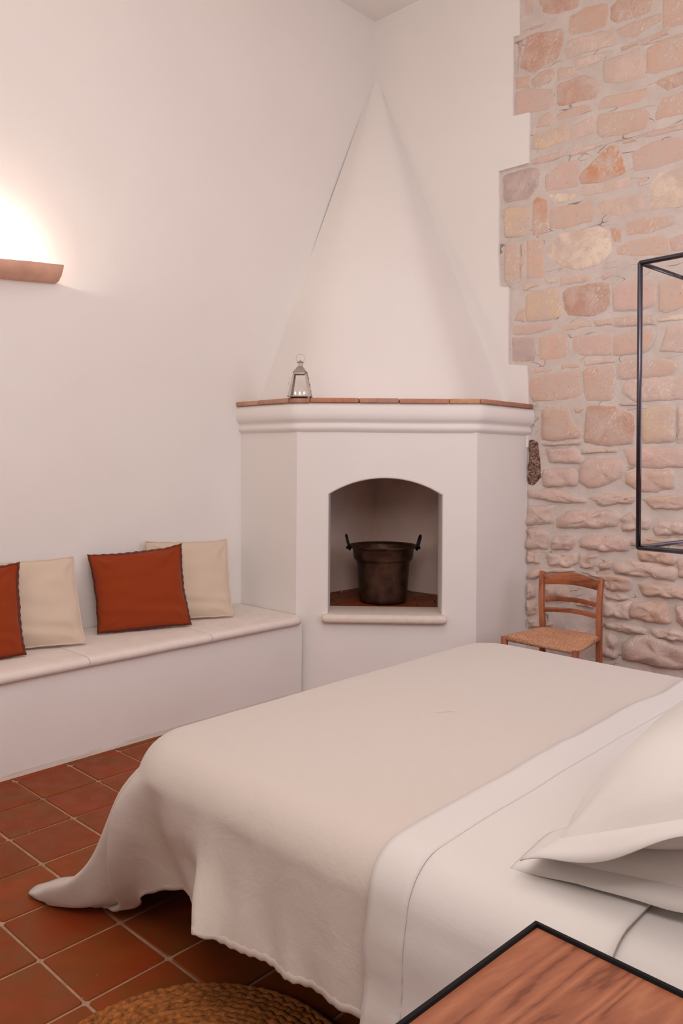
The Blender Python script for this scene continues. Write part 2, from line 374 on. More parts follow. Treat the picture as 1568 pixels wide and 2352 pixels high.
STONES = "b-2.621,4.415 -2.330,4.346 -2.330,4.256 -2.468,4.264 -2.594,4.289 -2.616,4.344;p-2.709,4.497 -2.630,4.465 -2.633,4.296 -2.721,4.290;b-2.703,4.252 -2.518,4.245 -2.522,4.223 -2.568,4.218 -2.698,4.228;t-2.390,4.219 -2.274,4.234 -2.143,4.209 -2.135,4.144 -2.153,4.075 -2.218,4.074 -2.385,4.105 -2.393,4.176;b-2.120,4.168 -2.083,4.196 -2.046,4.254 -1.860,4.199 -1.873,4.051 -2.074,4.064 -2.120,4.102;t-1.808,4.157 -1.656,4.137 -1.642,3.915 -1.796,3.935;t-2.070,4.026 -1.943,4.029 -1.820,4.017 -1.813,3.980 -1.932,3.954 -1.964,3.938 -2.066,3.975;b-2.741,4.014 -2.689,4.216 -2.434,4.160 -2.430,4.091 -2.466,3.983 -2.635,3.948;g-2.756,4.208 -2.711,4.204 -2.745,4.055 -2.760,3.997;l-2.401,4.066 -2.097,4.036 -2.088,3.940 -2.256,3.955 -2.400,3.960;t-2.051,3.905 -1.949,3.908 -1.946,3.889 -2.044,3.884;t-1.942,3.909 -1.782,3.913 -1.775,3.890 -1.921,3.876;t-1.892,3.849 -1.661,3.858 -1.640,3.666 -1.835,3.683 -1.888,3.693;l-2.343,3.933 -2.122,3.908 -2.186,3.872 -2.335,3.867;l-2.159,3.863 -1.978,3.850 -1.949,3.862 -1.909,3.785 -1.905,3.678 -2.087,3.702 -2.155,3.731;t-2.772,3.957 -2.665,3.930 -2.664,3.864 -2.766,3.889;b-2.647,3.905 -2.600,3.936 -2.499,3.929 -2.494,3.886 -2.523,3.850 -2.634,3.850;t-2.469,3.916 -2.359,3.890 -2.342,3.836 -2.469,3.840;b-2.469,3.813 -2.318,3.821 -2.224,3.782 -2.185,3.726 -2.208,3.652 -2.468,3.668;p-2.772,3.851 -2.704,3.861 -2.506,3.798 -2.497,3.696 -2.530,3.676 -2.769,3.708;t-2.188,3.577 -2.154,3.636 -2.071,3.625 -1.891,3.614 -1.883,3.573 -1.940,3.548 -2.041,3.551;b-1.845,3.631 -1.794,3.642 -1.646,3.634 -1.639,3.571 -1.773,3.556 -1.828,3.604;p-2.623,3.580 -2.589,3.640 -2.547,3.658 -2.492,3.638 -2.496,3.563;t-2.480,3.630 -2.301,3.633 -2.246,3.613 -2.254,3.586 -2.381,3.579 -2.471,3.582;l-2.380,3.522 -2.246,3.539 -2.222,3.518 -2.214,3.442 -2.364,3.428 -2.376,3.450;t-2.199,3.540 -1.904,3.496 -1.879,3.453 -1.889,3.372 -2.152,3.392 -2.198,3.430;t-1.840,3.442 -1.800,3.519 -1.639,3.527 -1.632,3.400 -1.837,3.406;y-2.638,3.545 -2.389,3.536 -2.396,3.433 -2.571,3.434 -2.638,3.456;p-1.903,3.352 -1.651,3.339 -1.651,3.312 -1.846,3.312 -1.903,3.320;p-2.643,3.384 -2.420,3.379 -2.420,3.349 -2.536,3.341 -2.643,3.345;l-2.379,3.368 -2.175,3.366 -2.171,3.350 -2.363,3.334;t-2.040,3.343 -1.960,3.332 -1.956,3.314 -2.036,3.324;p-2.552,3.253 -2.428,3.302 -2.322,3.294 -2.318,3.226 -2.325,3.131 -2.543,3.151;o-2.310,3.202 -2.174,3.300 -2.114,3.328 -2.069,3.316 -2.039,3.222 -2.013,3.144 -2.143,3.121 -2.305,3.138;p-1.981,3.249 -1.867,3.282 -1.693,3.269 -1.643,3.182 -1.650,3.146 -1.845,3.117 -1.966,3.139;g-2.860,3.327 -2.656,3.331 -2.591,3.301 -2.603,3.203 -2.672,3.134 -2.856,3.163;l-2.309,3.105 -2.211,3.112 -1.983,3.108 -1.980,3.072 -2.016,3.052 -2.297,3.058;c-1.872,3.047 -1.838,3.087 -1.636,3.092 -1.622,2.867 -1.871,2.886;p-1.958,3.067 -1.936,3.090 -1.887,3.092 -1.894,3.059 -1.936,3.037;c-2.530,3.125 -2.329,3.098 -2.329,3.054 -2.484,3.061;y-2.858,3.095 -2.769,3.100 -2.671,3.071 -2.658,2.967 -2.705,2.898 -2.845,2.917;o-2.637,3.110 -2.594,3.124 -2.542,3.090 -2.533,2.996 -2.533,2.892 -2.639,2.882;t-2.517,3.038 -2.234,3.014 -2.210,2.936 -2.233,2.897 -2.424,2.886 -2.516,2.904;l-2.199,3.007 -1.900,3.001 -1.885,2.882 -2.073,2.889 -2.195,2.933;t-2.021,2.840 -1.935,2.857 -1.727,2.821 -1.740,2.776 -1.850,2.756 -2.014,2.760;c-2.532,2.781 -2.441,2.859 -2.171,2.851 -2.118,2.816 -2.098,2.686 -2.185,2.621 -2.309,2.608 -2.423,2.645 -2.540,2.737;o-2.114,2.833 -2.043,2.812 -2.039,2.722 -2.087,2.738;t-2.080,2.708 -1.948,2.733 -1.794,2.725 -1.760,2.684 -1.766,2.610 -1.955,2.625 -2.072,2.656;t-2.844,2.861 -2.745,2.843 -2.743,2.622 -2.801,2.596 -2.849,2.635;l-2.731,2.829 -2.692,2.845 -2.688,2.723 -2.703,2.624 -2.730,2.620;t-2.677,2.850 -2.566,2.853 -2.560,2.598 -2.675,2.612;p-1.753,2.697 -1.647,2.717 -1.633,2.620 -1.746,2.620;c-2.547,2.584 -2.465,2.581 -2.465,2.551 -2.530,2.559;l-2.698,2.576 -2.572,2.575 -2.581,2.554 -2.694,2.538;y-2.684,2.490 -2.641,2.515 -2.467,2.527 -2.438,2.456 -2.441,2.336 -2.520,2.324 -2.679,2.325;t-2.772,2.344 -2.737,2.403 -2.694,2.409 -2.694,2.331;b-2.421,2.484 -2.397,2.507 -2.153,2.508 -2.119,2.496 -2.111,2.361 -2.152,2.330 -2.244,2.310 -2.380,2.330 -2.404,2.376;p-2.089,2.455 -2.048,2.485 -1.946,2.487 -1.841,2.475 -1.843,2.326 -1.931,2.316 -2.084,2.327;t-1.816,2.454 -1.645,2.476 -1.631,2.305 -1.764,2.274 -1.812,2.287;l-2.439,2.592 -2.246,2.568 -2.254,2.530 -2.438,2.528;p-2.161,2.553 -2.105,2.555 -2.108,2.534 -2.161,2.524;p-2.772,2.312 -2.494,2.295 -2.507,2.256 -2.700,2.243 -2.771,2.251;l-2.453,2.280 -2.244,2.288 -2.236,2.248 -2.420,2.237;t-2.209,2.278 -2.102,2.277 -2.102,2.246 -2.201,2.242;t-2.076,2.276 -1.846,2.267 -1.846,2.219 -2.069,2.228;c-1.825,2.247 -1.630,2.261 -1.630,2.218 -1.811,2.228;g-2.786,2.235 -2.617,2.210 -2.607,2.093 -2.620,2.059 -2.784,2.069;t-2.587,2.214 -2.494,2.226 -2.387,2.215 -2.370,2.147 -2.394,2.056 -2.586,2.064;p-2.354,2.187 -2.306,2.202 -2.098,2.178 -2.101,2.058 -2.282,2.068 -2.354,2.101;t-2.084,2.163 -1.988,2.178 -1.852,2.183 -1.845,2.139 -1.887,2.063 -2.081,2.059;l-1.800,2.058 -1.763,2.189 -1.630,2.197 -1.622,2.029;l-2.650,2.017 -2.476,2.017 -2.477,1.985 -2.637,1.985;t-2.442,2.024 -2.309,2.021 -2.314,1.995 -2.434,1.999;l-2.274,2.046 -2.091,2.040 -2.091,2.016 -2.266,2.008;t-2.650,1.963 -2.442,1.977 -2.313,1.984 -2.297,1.822 -2.392,1.803 -2.627,1.804 -2.649,1.863;t-2.283,1.969 -2.250,1.994 -2.086,1.989 -2.078,1.933 -2.084,1.811 -2.106,1.783 -2.256,1.789 -2.274,1.843;t-2.043,1.998 -2.008,2.014 -1.789,2.001 -1.701,1.973 -1.741,1.913 -1.942,1.906 -2.043,1.912;l-2.020,1.829 -1.993,1.895 -1.628,1.901 -1.627,1.770 -1.941,1.774;t-2.566,1.740 -2.383,1.770 -2.354,1.660 -2.290,1.599 -2.292,1.562 -2.447,1.546 -2.560,1.553;t-2.339,1.748 -2.275,1.738 -2.303,1.712 -2.333,1.721;b-2.264,1.673 -2.248,1.753 -2.072,1.744 -1.964,1.691 -1.954,1.599 -1.965,1.516 -2.146,1.506 -2.268,1.529;t-2.043,1.759 -1.943,1.757 -1.943,1.743 -2.043,1.750;y-1.916,1.709 -1.863,1.728 -1.723,1.734 -1.722,1.534 -1.904,1.518;l-1.705,1.710 -1.627,1.720 -1.626,1.545 -1.700,1.534;l-2.554,1.524 -2.317,1.548 -2.290,1.545 -2.309,1.517 -2.530,1.511;p-2.522,1.488 -2.349,1.495 -2.289,1.436 -2.302,1.403 -2.504,1.407;l-2.276,1.487 -2.065,1.493 -2.072,1.469 -2.276,1.459;p-2.003,1.485 -1.939,1.492 -1.869,1.492 -1.632,1.497 -1.657,1.385 -1.924,1.375 -1.988,1.402;d-2.652,1.537 -2.598,1.513 -2.573,1.321 -2.631,1.269 -2.656,1.274;p-2.548,1.350 -2.348,1.368 -2.320,1.325 -2.327,1.262 -2.544,1.252;p-2.304,1.359 -2.253,1.426 -2.037,1.433 -2.018,1.387 -2.029,1.312 -2.144,1.266 -2.244,1.249 -2.296,1.288;t-2.002,1.334 -1.924,1.363 -1.727,1.359 -1.723,1.264 -1.818,1.233 -1.938,1.243 -2.000,1.281;p-2.639,1.217 -2.478,1.240 -2.279,1.178 -2.271,1.158 -2.411,1.150 -2.639,1.171;t-2.216,1.188 -2.144,1.213 -1.966,1.216 -1.941,1.198 -1.980,1.164 -2.166,1.142;t-1.893,1.192 -1.790,1.215 -1.624,1.224 -1.623,1.145 -1.831,1.141;l-2.663,1.114 -2.477,1.130 -2.486,1.016 -2.667,0.993;p-2.439,1.045 -2.378,1.097 -2.068,1.112 -2.042,1.074 -2.064,1.022 -2.158,1.008 -2.345,0.996 -2.439,0.990;p-2.029,1.074 -1.958,1.110 -1.855,1.073 -1.869,1.019 -2.021,0.995;l-2.220,1.185 -1.937,1.198 -1.980,1.165 -2.166,1.141;p-2.665,0.968 -2.577,0.982 -2.511,0.934 -2.517,0.851 -2.664,0.832;p-2.490,0.882 -2.466,0.933 -2.330,0.943 -2.330,0.859 -2.482,0.845;p-2.295,0.919 -2.242,0.960 -2.067,0.970 -1.975,0.950 -1.994,0.884 -2.096,0.863 -2.287,0.876;t-1.963,0.947 -1.851,0.969 -1.635,0.978 -1.635,0.944 -1.957,0.916;l-1.829,1.036 -1.782,1.066 -1.622,1.075 -1.622,1.002 -1.822,0.983;p-2.661,0.821 -2.578,0.820 -2.569,0.753 -2.662,0.743;l-2.515,0.818 -2.312,0.842 -2.305,0.778 -2.360,0.749 -2.506,0.750;l-2.295,0.838 -2.179,0.840 -2.202,0.754 -2.286,0.756;t-2.170,0.790 -2.090,0.807 -2.089,0.769 -2.162,0.741;t-1.923,0.882 -1.728,0.905 -1.708,0.860 -1.728,0.823 -1.912,0.828;l-2.064,0.786 -1.978,0.827 -1.781,0.818 -1.698,0.792 -1.701,0.747 -1.727,0.730 -1.884,0.733 -2.056,0.750;p-1.692,0.862 -1.621,0.888 -1.614,0.754 -1.685,0.755;l-2.651,0.697 -2.592,0.719 -2.337,0.743 -2.331,0.724 -2.541,0.696 -2.596,0.650 -2.651,0.646;t-2.228,0.717 -2.080,0.732 -1.971,0.722 -1.962,0.643 -2.028,0.636 -2.117,0.638 -2.138,0.692;t-1.911,0.688 -1.856,0.706 -1.620,0.700 -1.620,0.633 -1.884,0.627;t-2.530,0.610 -2.360,0.622 -2.351,0.536 -2.521,0.507;p-2.324,0.559 -2.194,0.596 -2.202,0.518 -2.308,0.512;p-2.130,0.604 -2.020,0.617 -1.978,0.596 -2.020,0.578 -2.130,0.584;l-2.138,0.560 -1.970,0.574 -1.974,0.477 -2.137,0.474;t-1.960,0.568 -1.766,0.613 -1.745,0.589 -1.727,0.498 -1.785,0.469 -1.967,0.484;p-1.704,0.587 -1.619,0.598 -1.618,0.459 -1.710,0.499;l-2.114,0.426 -2.019,0.454 -1.891,0.430 -1.898,0.397 -1.989,0.390 -2.106,0.399;p-2.167,0.447 -2.132,0.445 -2.136,0.411 -2.163,0.392;l-1.839,0.431 -1.711,0.450 -1.618,0.445 -1.618,0.388 -1.826,0.393;p-2.648,0.379 -2.583,0.396 -2.574,0.339 -2.652,0.319;t-2.520,0.374 -2.465,0.382 -2.473,0.346 -2.520,0.332;p-2.379,0.357 -2.232,0.379 -2.239,0.337 -2.371,0.330;l-2.174,0.366 -2.092,0.371 -2.049,0.329 -2.056,0.229 -2.166,0.225;p-2.009,0.320 -1.932,0.375 -1.826,0.391 -1.618,0.345 -1.610,0.252 -1.729,0.222 -1.916,0.231 -2.009,0.229;p-2.650,0.604 -2.598,0.610 -2.601,0.528 -2.650,0.514;t-2.650,0.503 -2.584,0.504 -2.583,0.407 -2.649,0.405"
placed = []
for s_ in STONES.split(';'):
    code, rest = s_[0], s_[1:]
    pts = [tuple(map(float, q.split(','))) for q in rest.split()]
    cy = sum(p[1] for p in pts) / len(pts)
    d = .006 + .026 * sstep(2.0, .8, cy)
    if max(p[0] for p in pts) > -1.615:
        e = random.uniform(0, .10); pts = [(p[0] + (e if p[0] > -1.64 else 0), p[1]) for p in pts]
    stone(code, pts, d); placed.append((min(p[0] for p in pts), max(p[0] for p in pts), min(p[1] for p in pts), max(p[1] for p in pts)))
z = .02
while z < CZ - .05:
    h = random.uniform(.13, .24)
    if z + h > CZ - .04: h = CZ - .03 - z
    x = -2.62 if z < .9 else -1.72
    while x < -.45:
        wd = random.uniform(.16, .42)
        hit = [q for q in placed if q[0] < x + wd + .015 and q[1] > x - .015 and q[2] < z + h and q[3] > z + .012]
        if hit: x = max(x + .05, min(max(q[1] for q in hit) + .02, x + .12)); continue
        a, b = x + .008, x + wd - .008; c, d = z + .010, z + h - .010
        r = lambda k: random.uniform(-k, k)
        pts = [(a, c + .02 + r(.01)), (a + .04, c + r(.006)), ((a + b) / 2, c + r(.008)), (b - .03, c + r(.006)), (b, (c + d) / 2), (b - .02, d - .01 + r(.008)), ((a + b) / 2, d + r(.008)), (a + .02, d - .008 + r(.008))]
        stone(random.choice('ttppllby'), pts, .012 + .018 * sstep(2.0, .8, z)); placed.append((a, b, c, d)); x += wd
    z += h

# ------------------------------------------------------------------ floor tiles
TS = .2517; A0, B0 = -1.874, 1.298
tile_mesh = []
for k in range(4):
    hs = TS / 2 - .0040 - .0006 * k; mb = MB()
    rnd = random.Random(k); cs = [(sx * (hs + rnd.uniform(-.0015, .0008)), sy * (hs + rnd.uniform(-.0015, .0008))) for sx, sy in ((-1, -1), (1, -1), (1, 1), (-1, 1))]
    ring = []
    for i in range(4):
        p, q, r_ = Vector(cs[i - 1]), Vector(cs[i]), Vector(cs[(i + 1) % 4])
        ring += [q + (p - q).normalized() * .006, q + (r_ - q).normalized() * .006]
    n = 8
    v = [(p.x, p.y, -.012) for p in ring] + [(p.x, p.y, -.0025) for p in ring] + [(p.x * .982, p.y * .982, 0) for p in ring]
    f = [[r * n + i, r * n + (i + 1) % n, (r + 1) * n + (i + 1) % n, (r + 1) * n + i] for r in range(2) for i in range(n)] + [[2 * n + i for i in range(n)]]
    o = link('tile', v, f, M['tile']); tile_mesh.append(o.data); bpy.data.objects.remove(o)
cells = []
for i in range(-10, 12):
    for j in range(-18, 16):
        x, y = A0 + (i + .5) * TS, B0 + (j + .5) * TS
        if AW + .1 < x < XR - .1 and YN + .1 < y < BW - .1 and not (x < -3.52): cells.append((x, y))
cells.sort(key=lambda c: (c[0] + 2.6) ** 2 + (c[1] - 1.4) ** 2)
rest = MB()
for k, (x, y) in enumerate(cells):
    if k < 290:
        o = bpy.data.objects.new('tile', random.choice(tile_mesh)); COL.objects.link(o); o.parent = FLOOR
        o.location = (x, y, random.uniform(-.0012, .0006)); o.rotation_euler = (random.uniform(-.002, .002), random.uniform(-.002, .002), random.choice((0, pi / 2, pi, -pi / 2)) + random.uniform(-.003, .003))
    else:
        me = tile_mesh[k % 4]; rest.add([v.co + Vector((x, y, 0)) for v in me.vertices], [list(p.vertices) for p in me.polygons])
o = rest.out('tile_field', M['tile'], FLOOR); o['kind'] = 'stuff'

# ------------------------------------------------------------------ fireplace
P1 = Vector((-3.479, 3.311, 0)); P2 = Vector((-2.665, 4.028, 0)); FD = (P2 - P1).normalized(); FN = Vector((FD.y, -FD.x, 0)); FL = (P2 - P1).length
fp = empty('fireplace', (-3.3, 4.0, 0), 'white plastered corner fireplace with tapering hood and arched opening', 'fireplace')
def fr(s, z, dpt=0): return P1 + FD * s - FN * dpt + Vector((0, 0, z))
S1, S2, ZS, ZA, ZK, ZT = .194, .878, .482, 1.200, 1.300, 1.60      # opening sides, sill top, spring, crown, body top
BT = .27
bv = []; bf = []
def quad(*p):
    n = len(bv); bv.extend(p); bf.append([n + i for i in range(len(p))])
quad(Vector((AW, P1.y, 0)), P1, P1 + Vector((0, 0, ZT)), Vector((AW, P1.y, ZT)))
quad(P2, Vector((P2.x, BW, 0)), Vector((P2.x, BW, ZT)), P2 + Vector((0, 0, ZT)))
NA, RO = 28, .012
HWID = (S2 - S1) / 2; RAD = (HWID ** 2 + (ZK - ZA) ** 2) / (2 * (ZK - ZA)); SM = (S1 + S2) / 2
def rim(off):
    """outline of the opening grown by off: left jamb, arch, right jamb"""
    zc = ZK - RAD; R_ = RAD + off; h = HWID + off
    P = [(SM - h, ZS)]
    for i in range(NA + 1):
        x = -h + 2 * h * i / NA; P.append((SM + x, zc + sqrt(R_ * R_ - x * x)))
    return P + [(SM + h, ZS)]
rings = [(rim(RO), 0), (rim(RO * .45), RO * .12), (rim(RO * .12), RO * .45), (rim(0), RO), (rim(0), BT)]
for (ra, da), (rb, db) in zip(rings, rings[1:]):
    for i in range(len(ra) - 1): quad(fr(*ra[i], da), fr(*ra[i + 1], da), fr(*rb[i + 1], db), fr(*rb[i], db))
R0 = rings[0][0]; zl = R0[1][1]
quad(fr(0, 0), fr(S1 - RO, 0), fr(S1 - RO, ZS), fr(0, ZS)); quad(fr(0, ZS), fr(S1 - RO, ZS), fr(S1 - RO, zl), fr(0, zl)); quad(fr(0, zl), fr(S1 - RO, zl), fr(S1 - RO, ZT), fr(0, ZT))
quad(fr(S1 - RO, 0), fr(S2 + RO, 0), fr(S2 + RO, ZS), fr(S1 - RO, ZS))
quad(fr(S2 + RO, 0), fr(FL, 0), fr(FL, ZS), fr(S2 + RO, ZS)); quad(fr(S2 + RO, ZS), fr(FL, ZS), fr(FL, zl), fr(S2 + RO, zl)); quad(fr(S2 + RO, zl), fr(FL, zl), fr(FL, ZT), fr(S2 + RO, ZT))
for (sa, za), (sb, zb) in zip(R0[1:-2], R0[2:-1]): quad(fr(sa, za), fr(sb, zb), fr(sb, ZT), fr(sa, ZT))
# inner faces of the niche (parallel to the room's two walls)
NX, NY = -3.86, 4.47
tl = (P1.y + .09 - fr(0, 0, BT).y) / FD.y; Lp = fr(tl, 0, BT); tr = (P2.x - .09 - fr(0, 0, BT).x) / FD.x; Rp = fr(tr, 0, BT)
Lq, Rq = Vector((NX, Lp.y, 0)), Vector((Rp.x, NY, 0))
Cn = Vector((NX, NY, 0)); Z = lambda p, z: Vector((p.x, p.y, z))
lv, lf = [], []
def lq_(*p):
    n = len(lv); lv.extend(p); lf.append([n + i for i in range(len(p))])
for p, q in ((Lp, Lq), (Lq, Cn), (Cn, Rq), (Rq, Rp)): lq_(Z(p, ZS - .03), Z(q, ZS - .03), Z(q, 1.5), Z(p, 1.5))
lq_(Z(Lp, 1.5), Z(Lq, 1.5), Z(Cn, 1.5), Z(Rq, 1.5), Z(Rp, 1.5))
lq_(Z(Lp, ZS - .03), fr(S1, ZS - .03, BT), fr(S1, ZA, BT), fr(S1, 1.5, BT), Z(Lp, 1.5)); lq_(Z(Rp, ZS - .03), fr(S2, ZS - .03, BT), fr(S2, ZA, BT), fr(S2, 1.5, BT), Z(Rp, 1.5))
ra = rings[-1][0]
for (sa, za), (sb, zb) in zip(ra[1:-2], ra[2:-1]): lq_(fr(sa, za, BT), fr(sb, zb, BT), fr(sb, 1.5, BT), fr(sa, 1.5, BT))
link('niche_lining', lv, lf, M['sooty'], fp)
body = link('chimney_breast', bv, bf, M['plaster'], fp)
bm = bmesh.new(); bm.from_mesh(body.data); bmesh.ops.remove_doubles(bm, verts=bm.verts, dist=.0005); bm.to_mesh(body.data); bm.free()
bw_ = body.data.attributes.new('bevel_weight_edge', 'FLOAT', 'EDGE')
for e in body.data.edges:
    a, b = body.data.vertices[e.vertices[0]].co, body.data.vertices[e.vertices[1]].co
    if abs(a.x - b.x) + abs(a.y - b.y) < .0005 and min((Vector((a.x, a.y, 0)) - P1).length, (Vector((a.x, a.y, 0)) - P2).length) < .001: bw_.data[e.index].value = 1.0
md = body.modifiers.new('bevel', 'BEVEL'); md.width = .010; md.segments = 3; md.limit_method = 'WEIGHT'
# hearth floor: bed and bricks
MB().prism([(p.x, p.y) for p in (fr(S1, 0, BT - .02), fr(S2, 0, BT - .02), Rp, Rq, Cn, Lq, Lp)], ZS - .06, ZS - .016).out('hearth_bed', M['grout'], fp)
def inpoly(x, y, P):
    c = False
    for i in range(len(P)):
        (x1, y1), (x2, y2) = P[i - 1], P[i]
        if (y1 > y) != (y2 > y) and x < (x2 - x1) * (y - y1) / (y2 - y1) + x1: c = not c
    return c
hp = [Vector((p.x, p.y)) for p in (Lp, Rp, Rq, Cn, Lq)]
def clip(poly):
    for i in range(len(hp)):
        a, b = hp[i], hp[(i + 1) % len(hp)]; e = b - a; out = []
        sd = lambda p: e.x * (p.y - a.y) - e.y * (p.x - a.x)
        for k in range(len(poly)):
            p, q = poly[k - 1], poly[k]; sp, sq = sd(p), sd(q)
            if (sp >= 0) != (sq >= 0): out.append(p.lerp(q, sp / (sp - sq)))
            if sq >= 0: out.append(q)
        poly = out
        if len(poly) < 3: return None
    return poly
dx, dy = .125, .25
for r in range(0, 12):
    for k in range(-8, 14):
        s0 = k * dy + (r % 2) * dy / 2; t0 = BT + .004 + r * dx
        cs = [fr(s0 + a, 0, t0 + b) for a, b in ((.0035, .0035), (dy - .0035, .0035), (dy - .0035, dx - .0035), (.0035, dx - .0035))]
        pc = clip([Vector((c.x, c.y)) for c in cs])
        if pc: MB().prism([(c.x, c.y) for c in pc], ZS - .016, ZS - .002 + random.uniform(-.001, .001)).out('brick', M['htile'], fp)
# sill with rounded nose
def sill():
    prof = [(BT - .02, ZS - .05), (-.030, ZS - .052), (-.046, ZS - .047), (-.054, ZS - .036), (-.055, ZS - .020), (-.049, ZS - .008), (-.036, ZS), (BT - .02, ZS)]
    ss = [S1 - .035, S1 - .030, S1 - .018, S1, (S1 + S2) / 2, S2, S2 + .010, S2 + .022, S2 + .027]
    sh = [.012, .004, .001, 0, 0, 0, .001, .004, .012]
    v = []; n = len(prof)
    for s_, q in zip(ss, sh):
        for d, z in prof:
            dd = min(d, .0) if (s_ < S1 - .001 or s_ > S2 + .001) and d > 0 else d
            v.append(fr(s_, z + (q if z < ZS - .03 else -q), dd + (q if d < 0 else 0)))
    f = [[i * n + k, i * n + (k + 1) % n, (i + 1) * n + (k + 1) % n, (i + 1) * n + k] for i in range(len(ss) - 1) for k in range(n)] + [list(range(n)), [(len(ss) - 1) * n + k for k in range(n)]]
    return link('hearth_sill', v, f, M['sill_stone'], fp, bevel=.004)
sill()
# mantel: moulded band swept round the three faces
def offset_line(o, ends=.0):
    """outline of the mantel at offset o: left wall -> P1 -> P2 -> stone wall"""
    y_l = P1.y - o; x_r = P2.x + o
    A = P1 + FN * o
    s1 = (y_l - A.y) / FD.y; c1 = A + FD * s1; s2 = (x_r - A.x) / FD.x; c2 = A + FD * s2
    pts = [Vector((AW, y_l, 0))]
    def fil(p, c, q, r=.035):
        return [c + (p - c).normalized() * r * k for k in (1,)] + [c.lerp((c + (p - c).normalized() * r + c + (q - c).normalized() * r) / 2, .5)] + [c + (q - c).normalized() * r]
    e = Vector((x_r, BW, 0))
    pts += fil(pts[0], c1, c2) + [c1.lerp(c2, t) for t in (.25, .5, .75)] + fil(c1, c2, e) + [e]
    return pts
prof = [(0, 1.575), (.008, 1.582), (.022, 1.592), (.026, 1.604), (.024, 1.618), (.016, 1.628), (.018, 1.634), (.034, 1.646), (.046, 1.66), (.050, 1.69), (.047, 1.72), (.040, 1.745), (.0, 1.745)]
rows = [offset_line(o) for o, z in prof]
v = []; n = len(rows[0])
for (o, z), r in zip(prof, rows): v += [Vector((p.x, p.y, z + .003 * nz(p.x, p.y, 0, 2))) for p in r]
f = [[i * n + k, i * n + k + 1, (i + 1) * n + k + 1, (i + 1) * n + k] for i in range(len(prof) - 1) for k in range(n - 1)]
link('mantel_moulding', v, f, M['plaster'], fp, smooth=True)
# thin bricks along the mantel edge
outer = offset_line(.052); inner = offset_line(-.20)
MB().prism([(p.x, p.y) for p in offset_line(.03)] + [(AW, BW)], 1.742, 1.752).out('mantel_shelf', M['mortar'], fp)
def along(poly, d):
    for i in range(len(poly) - 1):
        L = (poly[i + 1] - poly[i]).length
        if d <= L: return poly[i].lerp(poly[i + 1], d / L), i
        d -= L
    return poly[-1], len(poly) - 2
Lt = sum((outer[i + 1] - outer[i]).length for i in range(len(outer) - 1))
js = [0, .22, .50, .635, .93, 1.17, 1.47, 1.655, 1.90, Lt]
cum = [0]
for i in range(len(outer) - 1): cum.append(cum[-1] + (outer[i + 1] - outer[i]).length)
ctr = Vector((AW + .1, BW - .1, 0))
TINT = [(196, 150, 126), (190, 146, 124), (186, 134, 112), (192, 132, 104), (190, 144, 122), (188, 138, 116), (202, 156, 120), (190, 140, 118), (176, 128, 108)]
bmats = {}
for i in range(len(js) - 1):
    a, b = js[i] + .003, js[i + 1] - .003
    ds = [a] + [c for c in cum if a + .01 < c < b - .01] + [b]
    fp_ = [along(outer, d)[0] for d in ds]
    def back(p):
        d = (ctr - p); return p + d.normalized() * .17
    poly = [(p.x, p.y + 0 * .002) for p in fp_] + [(back(p).x, back(p).y) for p in fp_[::-1]]
    poly = [(max(x, AW + .001), min(y, BW - .022)) for x, y in poly]
    mt = mat_flat('mantel_brick_clay', tuple(.96 * c for c in lin(TINT[i])), .85, .15, 0, 26, .45, .18)
    dz = random.uniform(-.002, .002)
    o = MB().prism(poly, 1.751 + dz, 1.779 + dz).out('brick', mt, fp, bevel=.005, seg=2)
# hood: a cone over a filleted outline that tapers into the room corner
def hood():
    a = Vector((AW, 3.446, 1.775)); hr = Vector((-2.81, 0, 0)); base = P1 - FN * .085
    t = (3.446 - base.y) / FD.y; c1 = base + FD * t; t = (-2.81 - base.x) / FD.x; c2 = base + FD * t
    e = Vector((-2.81, BW, 0)); c1.z = c2.z = e.z = 1.775
    pts = [a]
    def fil(p, c, q, rp, rq):
        A, B = c + (p - c).normalized() * rp, c + (q - c).normalized() * rq
        return [A.lerp(c, u).lerp(c.lerp(B, u), u) for u in [i / 10 for i in range(11)]]
    pts += [a.lerp(c1, .3)] + fil(a, c1, c2, .24, .30) + [c1.lerp(c2, .5)] + fil(c1, c2, e, .17, .17) + [c2.lerp(e, .6), e]
    apex = Vector((AW, BW, 4.40)); n = len(pts); K = 26; v = []
    for k in range(K):
        w_ = k / K
        for p in pts:
            q = p.lerp(apex, w_); v.append(q)
    v.append(apex)
    f = [[k * n + i, k * n + i + 1, (k + 1) * n + i + 1, (k + 1) * n + i] for k in range(K - 1) for i in range(n - 1)] + [[(K - 1) * n + i, (K - 1) * n + i + 1, K * n] for i in range(n - 1)]
    return link('hood', v, f, M['plaster'], fp, smooth=True)
hood()

